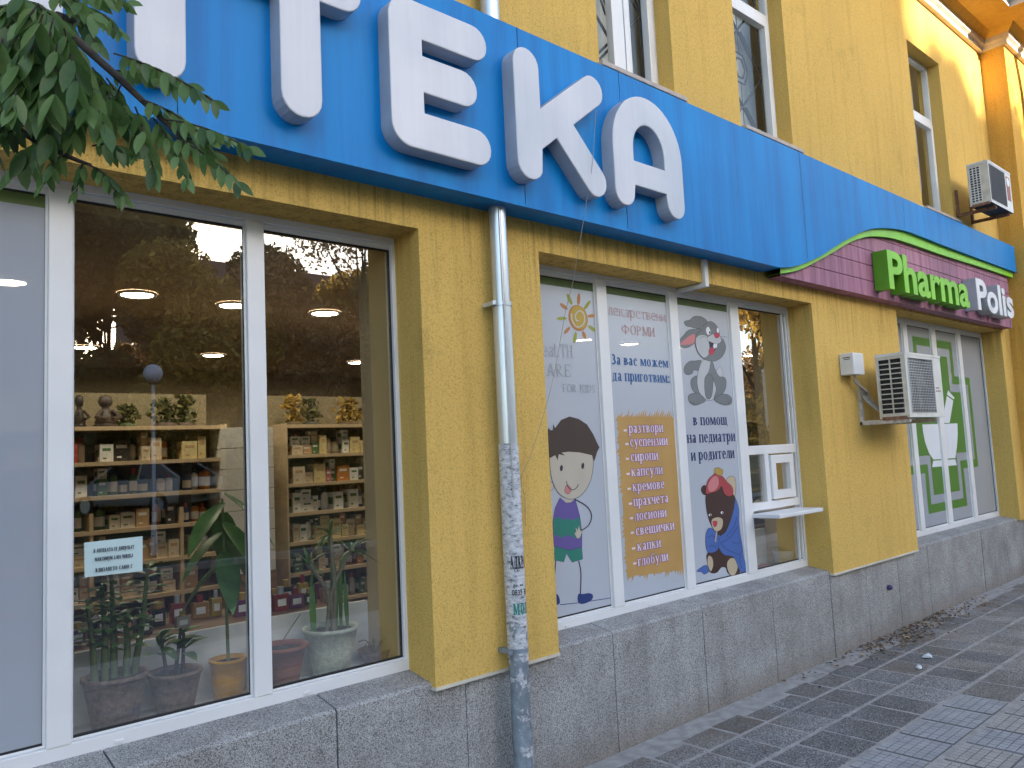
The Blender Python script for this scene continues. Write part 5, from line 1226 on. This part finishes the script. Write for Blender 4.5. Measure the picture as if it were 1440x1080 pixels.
tree(4.2, -15, .2, 11.0, 3.0, 'tall dark leafed tree across the street behind the globe lamp', M['leaf_dark'], 32000, 0.094, seed=2, low=.25)
tree(6.9, -13.5, .15, 6.6, 2.5, 'golden brown tree across the street, right of the globe lamp', M['leaf_gold'], 28800, 0.077, seed=3, low=.40)
tree(9.3, -15.5, .2, 7.2, 2.8, 'brown leafed tree with a leaning trunk across the street', M['leaf_brown'], 32000, 0.077, seed=4, low=.36, lean=.7)
tree(12.4, -14, .15, 9.5, 2.9, 'thin crowned tall tree across the street that dapples the far wall', M['leaf_brown'], 7360, 0.083, seed=5, low=.3, gap=.6)
tree(15.6, -15, .2, 8.9, 2.9, 'dense green tree across the street at the far right', M['leaf_dark'], 28800, 0.099, seed=6, low=.1)
tree(-3.5, -14, .15, 8.0, 2.9, 'dark tree across the street at the far left', M['leaf_dark'], 7200, 0.150, seed=7)
tree(19.5, -15, .2, 8.4, 2.9, 'autumn brown tree beyond the far right green tree', M['leaf_brown'], 9600, 0.150, seed=8, low=.1)
tree(2.6, -22, .5, 10.5, 3.4, 'brown tree behind the white car across the street', M['leaf_brown'], 12800, 0.165, seed=9, low=.05)
tree(8.0, -24, .55, 9.6, 3.6, 'dark tree in front of the low house across the street', M['leaf_dark'], 14400, 0.165, seed=10, low=.05)
tree(13.0, -23, .55, 9.0, 3.6, 'bushy dark tree behind the thin crowned tree', M['leaf_dark'], 14400, 0.165, seed=12, low=.02)
tree(18.5, -23, .55, 9.6, 3.6, 'golden tree behind the dense green tree at the far right', M['leaf_gold'], 22000, 0.165, seed=13, low=.02)
tree(5.0, -22.5, .5, 10.5, 3.4, 'rusty brown tree behind the gap left of the globe lamp', M['leaf_brown'], 14000, .15, seed=21, low=.05)
tree(9.3, -31, .7, 12.3, 3.3, 'dense brown tree halfway up the garden behind the street trees', M['leaf_brown'], 15000, .17, seed=22, low=.05)
tree(27, -9.8, 0, 11.5, 3.6, 'golden street tree far to the right on the other side of the street', M['leaf_gold'], 16000, 0.150, seed=16, low=.12)
tree(35, -10.5, 0, 11.5, 4.0, 'brown street tree beyond the far golden one', M['leaf_brown'], 11200, 0.165, seed=17, low=.08)
tree(45, -11, 0, 12.5, 4.6, 'dark street tree at the far right end of the row across the street', M['leaf_dark'], 11200, 0.195, seed=18, low=.05)
tree(-2.5, -23, .55, 10.5, 3.6, 'dark tree farthest left of the second row across the street', M['leaf_dark'], 9600, 0.180, seed=14, low=.02)
tree(13.2, -36, .8, 14.6, 4.3, 'very tall dense dark tree added far across the street to shade the lower wall', M['leaf_dark'], 17600, 0.255, seed=15, low=.05, trunk_r=.3)  # extra tree, put here to keep the sun off the far shop window
hb = MB(); rn = random.Random(77)
for i in range(95):
    xa, xb = -30+i*1.7, -30+(i+1)*1.7; za, zb = 7.5+1.2*sin(i*.7)+.8*sin(i*1.9), 7.5+1.2*sin((i+1)*.7)+.8*sin((i+1)*1.9)
    hb.quad((xa, -38.5, .5), (xb, -38.5, .5), (xb, -41.5, zb), (xa, -41.5, za))
tag(hb.build('wooded_slope', M['grass']), kind='structure')
hb = MB()
for i in range(38000):
    x = rn.uniform(-30, 130); t_ = rn.random(); z = .6+t_*(8.6+1.3*sin(x*.41)+.9*sin(x*1.1)); p = Vector((x, -38.2-3*t_+rn.uniform(-.2, .8), z)); s_ = rn.uniform(.2, .5)
    n1 = Vector((rn.gauss(0, 1), rn.gauss(0, 1), rn.gauss(0, 1))).normalized(); n2 = n1.cross(Vector((rn.gauss(0, 1), rn.gauss(0, 1), rn.gauss(0, 1)))).normalized()
    hb.add([p-n1*s_, p+n2*s_*.6, p+n1*s_, p-n2*s_*.6], [(0, 1, 2, 3)], 0 if sin(x*.5)+sin(x*1.3+2)+rn.gauss(0, .5) > 0 else 1)
tag(hb.build('far_wood', [M['leaf_brown'], M['leaf_dark']]), 'far autumn wood on the slope across the street', 'wood', kind='stuff')
for i, (x, y, r, mt) in enumerate(((2.0, -17, 1.3, 'leaf_dark'), (5.6, -21, 1.5, 'leaf_gold'), (9.2, -21, 1.6, 'leaf_brown'), (12.0, -19, 1.5, 'leaf_dark'), (15.0, -19, 1.5, 'leaf_gold'))):
    sh_ = MB(); rn = random.Random(30+i)
    for k in range(1500):
        d = Vector((rn.gauss(0, 1), rn.gauss(0, 1), abs(rn.gauss(0, .8)))).normalized()*r*rn.random()**.4; p = Vector((x, y, .35))+Vector((d.x*1.25, d.y, d.z*1.2)); n1 = Vector((rn.gauss(0, 1), rn.gauss(0, 1), rn.gauss(0, 1))).normalized(); n2 = n1.cross(Vector((rn.gauss(0, 1), rn.gauss(0, 1), 1))).normalized(); s_ = rn.uniform(.08, .16)
        sh_.add([p-n1*s_, p+n2*s_*.5, p+n1*s_, p-n2*s_*.5], [(0, 1, 2, 3)])
    rt = empty('shrub', (x, y, .3), ['dark green shrub under the left trees', 'golden shrub under the globe lamp', 'brown shrub between the street trees', 'dark shrub under the thin crowned tree', 'golden shrub under the right trees'][i]+' across the street', 'shrub')
    sh_.build('foliage', M[mt], rt); s2 = MB(); s2.tube([(x, y, .1), (x, y, .9)], .05, 6); s2.build('stem', M['bark'], rt)
# globe street lamp
LX, LY = 5.12, -10.0
SL = empty('street_lamp', (LX, LY, 0), 'slim grey street lamp with a round white globe across the street', 'street lamp')
b = MB(); b.tube([(LX, LY, 0), (LX, LY, .6), (LX, LY, .62), (LX, LY, 3.36)], [.06, .055, .038, .032], 14); b.build('pole', plain('pale_grey_pole_paint', (.45, .45, .48), .5), SL)
b = MB(); b.lathe([(.05, -.22), (.09, -.2), (.09, -.17), (.06, -.16)], (LX, LY, 3.56), 16); b.build('collar', M['dark'], SL)
b = MB(); b.lathe([(0.001, -.185)]+[(.185*sin(a*pi/14), -.185*cos(a*pi/14)) for a in range(1, 14)]+[(.001, .185)], (LX, LY, 3.56), 24); b.build('globe', plain('milky_globe', (.62, .60, .66), .3), SL)
# white parked car
def car(x, y, z, rz, lab):
    C = empty('parked_car', (0, 0, 0), lab, 'car')
    white = plain('white_car_paint', (.72, .72, .74), .25, 0, .03, 2, coat=.6); gl = plain('car_glass', (.02, .025, .03), .08, 0, .1)
    b = MB(); secs = []
    prof_ = [(-2.1, .45, .62, .76), (-2.0, .30, .80, .82), (-1.2, .26, .93, .87), (-.75, .25, .97, .88), (.9, .25, 1.0, .88), (1.6, .27, 1.02, .86), (2.05, .34, .98, .80), (2.12, .5, .75, .74)]
    for X, z0_, z1_, hw in prof_: secs.append([(X, -hw, z0_+.06), (X, -hw*1.0, (z0_+z1_)/2), (X, -hw*.93, z1_), (X, hw*.93, z1_), (X, hw, (z0_+z1_)/2), (X, hw, z0_+.06), (X, 0, z0_)])
    vs = [p for s_ in secs for p in s_]; n = 7; fs = [(i*n+k, i*n+(k+1) % n, (i+1)*n+(k+1) % n, (i+1)*n+k) for i in range(len(secs)-1) for k in range(n)]
    b.add(vs, fs+[tuple(range(n)), tuple(range(len(vs)-1, len(vs)-n-1, -1))], 0, True)
    rf = [(-.55, .70, 1.36), (.0, .68, 1.44), (.9, .67, 1.43), (1.25, .68, 1.37)]
    vs = [q_ for X, hw, Z in rf for q_ in ((X, -hw, Z), (X, -hw*.5, Z+.035), (X, hw*.5, Z+.035), (X, hw, Z))]; b.add(vs, [(i*4+k, i*4+k+1, (i+1)*4+k+1, (i+1)*4+k) for i in range(3) for k in range(3)], 0, True)
    for s_ in (-1, 1):
        for (xa, za, ha), (xb, zb, hb) in (((-1.2, .93, .80), (-.55, 1.36, .70)), ((.55, .98, .83), (.55, 1.43, .69)), ((1.9, 1.0, .76), (1.25, 1.37, .68))): b.tube([(xa, s_*ha, za), (xb, s_*hb, zb)], .035, 6)
    b.build('body', white, C)
    g_ = MB(); g_.quad((-1.2, -.78, .93), (-1.2, .78, .93), (-.55, .68, 1.37), (-.55, -.68, 1.37)); g_.build('windscreen', gl, C)
    g_ = MB(); g_.quad((1.9, -.74, .99), (1.25, -.66, 1.37), (1.25, .66, 1.37), (1.9, .74, .99)); g_.build('rear_window', gl, C)
    for s_ in (-1, 1):
        g_ = MB(); g_.add([(-1.15, s_*.80, .95), (.5, s_*.82, .98), (.5, s_*.69, 1.41), (-.55, s_*.69, 1.35)], [(0, 1, 2, 3)]); g_.add([(.58, s_*.82, .98), (1.85, s_*.75, .99), (1.25, s_*.68, 1.36), (.58, s_*.69, 1.41)], [(0, 1, 2, 3)]); g_.build('side_window', gl, C)
        h_ = MB(); h_.box(-2.10, s_*.62-.14, .60, -2.03, s_*.62+.14, .74); h_.build('headlight', M['poliswhite'], C)
    for X in (-1.3, 1.3):
        for s_ in (-1, 1):
            w_ = MB(); w_.tube([(X, s_*.68, .31), (X, s_*.88, .31)], .31, 20); wh = w_.build('wheel', M['gasket'], C); w_ = MB(); w_.tube([(X, s_*.87, .31), (X, s_*.89, .31)], .19, 16); w_.build('rim', M['galv'], wh)
    C.location = (x, y, z); C.rotation_euler = (0, 0, rz); return C
car(7.3, -17.6, .45, radians(62), 'white parked car across the street beyond the globe lamp')
# house across the street, and a block added for its shadow
def block(x0, x1, y0, y1, h_, lab, col, name, floors, bays, z0=0, roof=None):
    t = empty(name, ((x0+x1)/2, (y0+y1)/2, z0), lab, 'building'); b = MB(); b.box(x0, y0, z0-.5, x1, y1, z0+h_); b.build('wall', plain(name+'_render', col, .9, 0, .15, .6, .1, 10), t)
    if roof:
        r = MB(); r.box(x0-.4, y0-.4, z0+h_, x1+.4, y1+.4, z0+h_+.25); ym = (y0+y1)/2
        r.add([(x0-.4, y1+.4, z0+h_+.25), (x1+.4, y1+.4, z0+h_+.25), (x1-2, ym, z0+h_+roof), (x0+2, ym, z0+h_+roof), (x0-.4, y0-.4, z0+h_+.25), (x1+.4, y0-.4, z0+h_+.25)], [(0, 1, 2, 3), (5, 4, 3, 2), (4, 0, 3), (1, 5, 2)]); r.build('roof', plain('brown_roof_tiles', (.16, .075, .05), .9, 0, .2, 8), t)
    else:
        r = MB(); r.box(x0-.2, y0-.2, z0+h_, x1+.2, y1+.2, z0+h_+.35); r.build('parapet', M['cornice'], t)
    for f in range(floors):
        for k in range(bays):
            xx = x0+(x1-x0)*(k+.5)/bays; zz_ = z0+h_*(f+.35)/floors; w = MB(); w.box(xx-.65, y1-.05, zz_, xx+.65, y1+.03, zz_+1.4); o = w.build('window', M['pvc_old'], t); g_ = MB(); g_.box(xx-.55, y1+.02, zz_+.1, xx+.55, y1+.036, zz_+1.3); g_.build('pane', M['dark'], o)
block(-40, 15.2, -74, -62, 25.5, 'grey tower block added far across the street to shade the pharmacy', (.30, .28, .26), 'added_shade_tower', 9, 14, 1)  # invented building, placed so that its shadow covers most of the facade
block(17, 36, -56, -46, 13.0, 'pink rendered house with brown tiled roof across the street', (.30, .19, .16), 'tiled_house', 3, 6, .9, 3.2)

# ================================================================= street tree beside the camera: its branch hangs into the picture
T_ = empty('street_tree', (-1.9, 1.3, 0), 'green leafed street tree whose branches hang in front of the sign at upper left', 'tree')
rnd = random.Random(9)
def ad(x, y, D): d = ray(x, y); return EYE+d*(D/d.dot(CF))
b = MB(); b.tube([(-1.9, 1.3, -.1), (-1.88, 1.31, 1.5), (-1.82, 1.3, 3.0), (-1.7, 1.28, 4.4)], [.13, .115, .10, .06], 12)
b.build('trunk', M['bark'], T_)
br1 = [Vector((-1.80, 1.3, 3.1)), Vector((-1.0, 1.25, 3.05)), ad(20, -60, 1.42), ad(75, 25, 1.38), ad(110, 58, 1.36), ad(165, 108, 1.34), ad(205, 146, 1.33), ad(250, 188, 1.32), ad(285, 215, 1.32)]
br2 = [Vector((-1.84, 1.3, 2.6)), Vector((-1.2, 1.2, 2.45)), ad(-60, 130, 1.34), ad(0, 163, 1.30), ad(50, 198, 1.30), ad(105, 224, 1.30), ad(128, 232, 1.30)]
br3 = [br1[2], ad(110, -30, 1.5), ad(150, -12, 1.5), ad(172, -4, 1.5)]
b = MB()
for br, r0 in ((br1, .012), (br2, .010), (br3, .006)):
    p = smooth([tuple(v) for v in br], 5, False); b.tube(p, [r0*(1-.78*i/len(p)) for i in range(len(p))], 7)
tw = []
def compound(px0, py0, px1, py1, D, n=6, L=46, w=.44, sag=14):
    L = min(L, 54)*.9; n = n+1
    """one ash-like leaf: a bent stalk with paired leaflets that hang from it"""
    P_ = [ad(px0+(px1-px0)*t, py0+(py1-py0)*t-sag*4*t*(1-t)*.5, D+rnd.uniform(-.01, .01)+.06*t*rnd.uniform(-1, 1)) for t in [i/n for i in range(n+1)]]
    b.tube(P_, .0016, 5)
    ax = (P_[-1]-P_[0]).normalized(); sc = D/FPX
    for i, p in enumerate(P_[1:], 1):
        for s_ in (-1, 1):
            if i == n and s_ == 1: d = ax
            else:
                d = (ax*.55+CU*(-.75 if s_ < 0 else -.45)+CR*(.25*s_)+CF*(.45*s_+rnd.uniform(-.3, .3))).normalized()
            l = L*sc*rnd.uniform(.75, 1.1)*(1-.25*abs(i/n-.5))
            up = (-CF+Vector((rnd.uniform(-.8, .8), rnd.uniform(-.5, .5), rnd.uniform(-.1, .9)))).normalized()
            leafblade(lfm, p, d, up, l, l*w, 0, .12, 4)
lfm = MB()
C_ = [(160, 75, 300, 142, 1.33, 9, 38), (150, 100, 262, 120, 1.38, 7, 34), (200, 140, 290, 195, 1.33, 7, 36), (232, 168, 348, 208, 1.31, 8, 34), (240, 190, 333, 256, 1.31, 7, 36), (215, 165, 262, 250, 1.33, 6, 36), (190, 150, 215, 235, 1.34, 5, 40), (150, 110, 190, 190, 1.36, 6, 40),
      (125, 232, 172, 276, 1.30, 5, 30), (118, 228, 108, 268, 1.30, 4, 26), (90, 215, 62, 258, 1.30, 4, 34), (130, 205, 185, 216, 1.33, 5, 36), (60, 200, 20, 240, 1.28, 4, 46), (10, 170, -20, 230, 1.24, 4, 60), (30, 185, 5, 195, 1.28, 3, 40),
      (110, 0, 178, 4, 1.48, 6, 32), (120, 10, 168, 45, 1.46, 6, 30), (95, 10, 135, 60, 1.44, 5, 34), (75, 25, 60, 110, 1.26, 6, 62), (90, 40, 110, 130, 1.24, 6, 60), (100, 55, 125, 150, 1.28, 6, 58), (55, 5, 10, 80, 1.26, 6, 64), (40, -10, -10, 40, 1.3, 5, 64), (60, 20, 30, 140, 1.2, 7, 70), (80, 60, 75, 170, 1.22, 6, 64), (30, 60, 20, 150, 1.22, 6, 64),
      (110, 80, 145, 175, 1.30, 6, 52), (130, 95, 165, 165, 1.33, 6, 44), (20, 90, -10, 180, 1.25, 6, 60), (50, 110, 70, 190, 1.24, 5, 60), (15, 30, -20, 120, 1.25, 6, 66), (70, -10, 130, 20, 1.40, 5, 44), (30, 0, 80, 30, 1.36, 5, 52), (0, 10, 40, 30, 1.3, 4, 60), (170, 120, 150, 185, 1.35, 5, 40), (255, 195, 300, 215, 1.32, 5, 30), (10, 130, 60, 160, 1.3, 5, 56), (-10, 60, 40, 90, 1.3, 5, 60), (85, 120, 60, 215, 1.3, 6, 52), (120, 140, 100, 200, 1.33, 5, 44)]
for a in C_: compound(*a[:5], n=a[5], L=a[6])
# the rest of the crown, above and beside the picture
for i in range(26):
    t = rnd.random(); c = Vector((-1.7, 1.28, 3.0)).lerp(br1[2], t)+Vector((rnd.uniform(-.5, .2), rnd.uniform(-.6, .3), rnd.uniform(.25, 1.3))); b.tube([c, c+Vector((.15, .05, -.15))], .002, 5)
    for j in range(10): leafblade(lfm, c+Vector((.015*j, rnd.uniform(-.03, .03), -.015*j)), (rnd.uniform(-.6, .6), rnd.uniform(-.6, .6), -.8), (0, -1, .3), .06, .026, 0, .1, 4)
b.build('branch', M['bark'], T_); lfm.build('foliage', M['leaf_near'], T_)
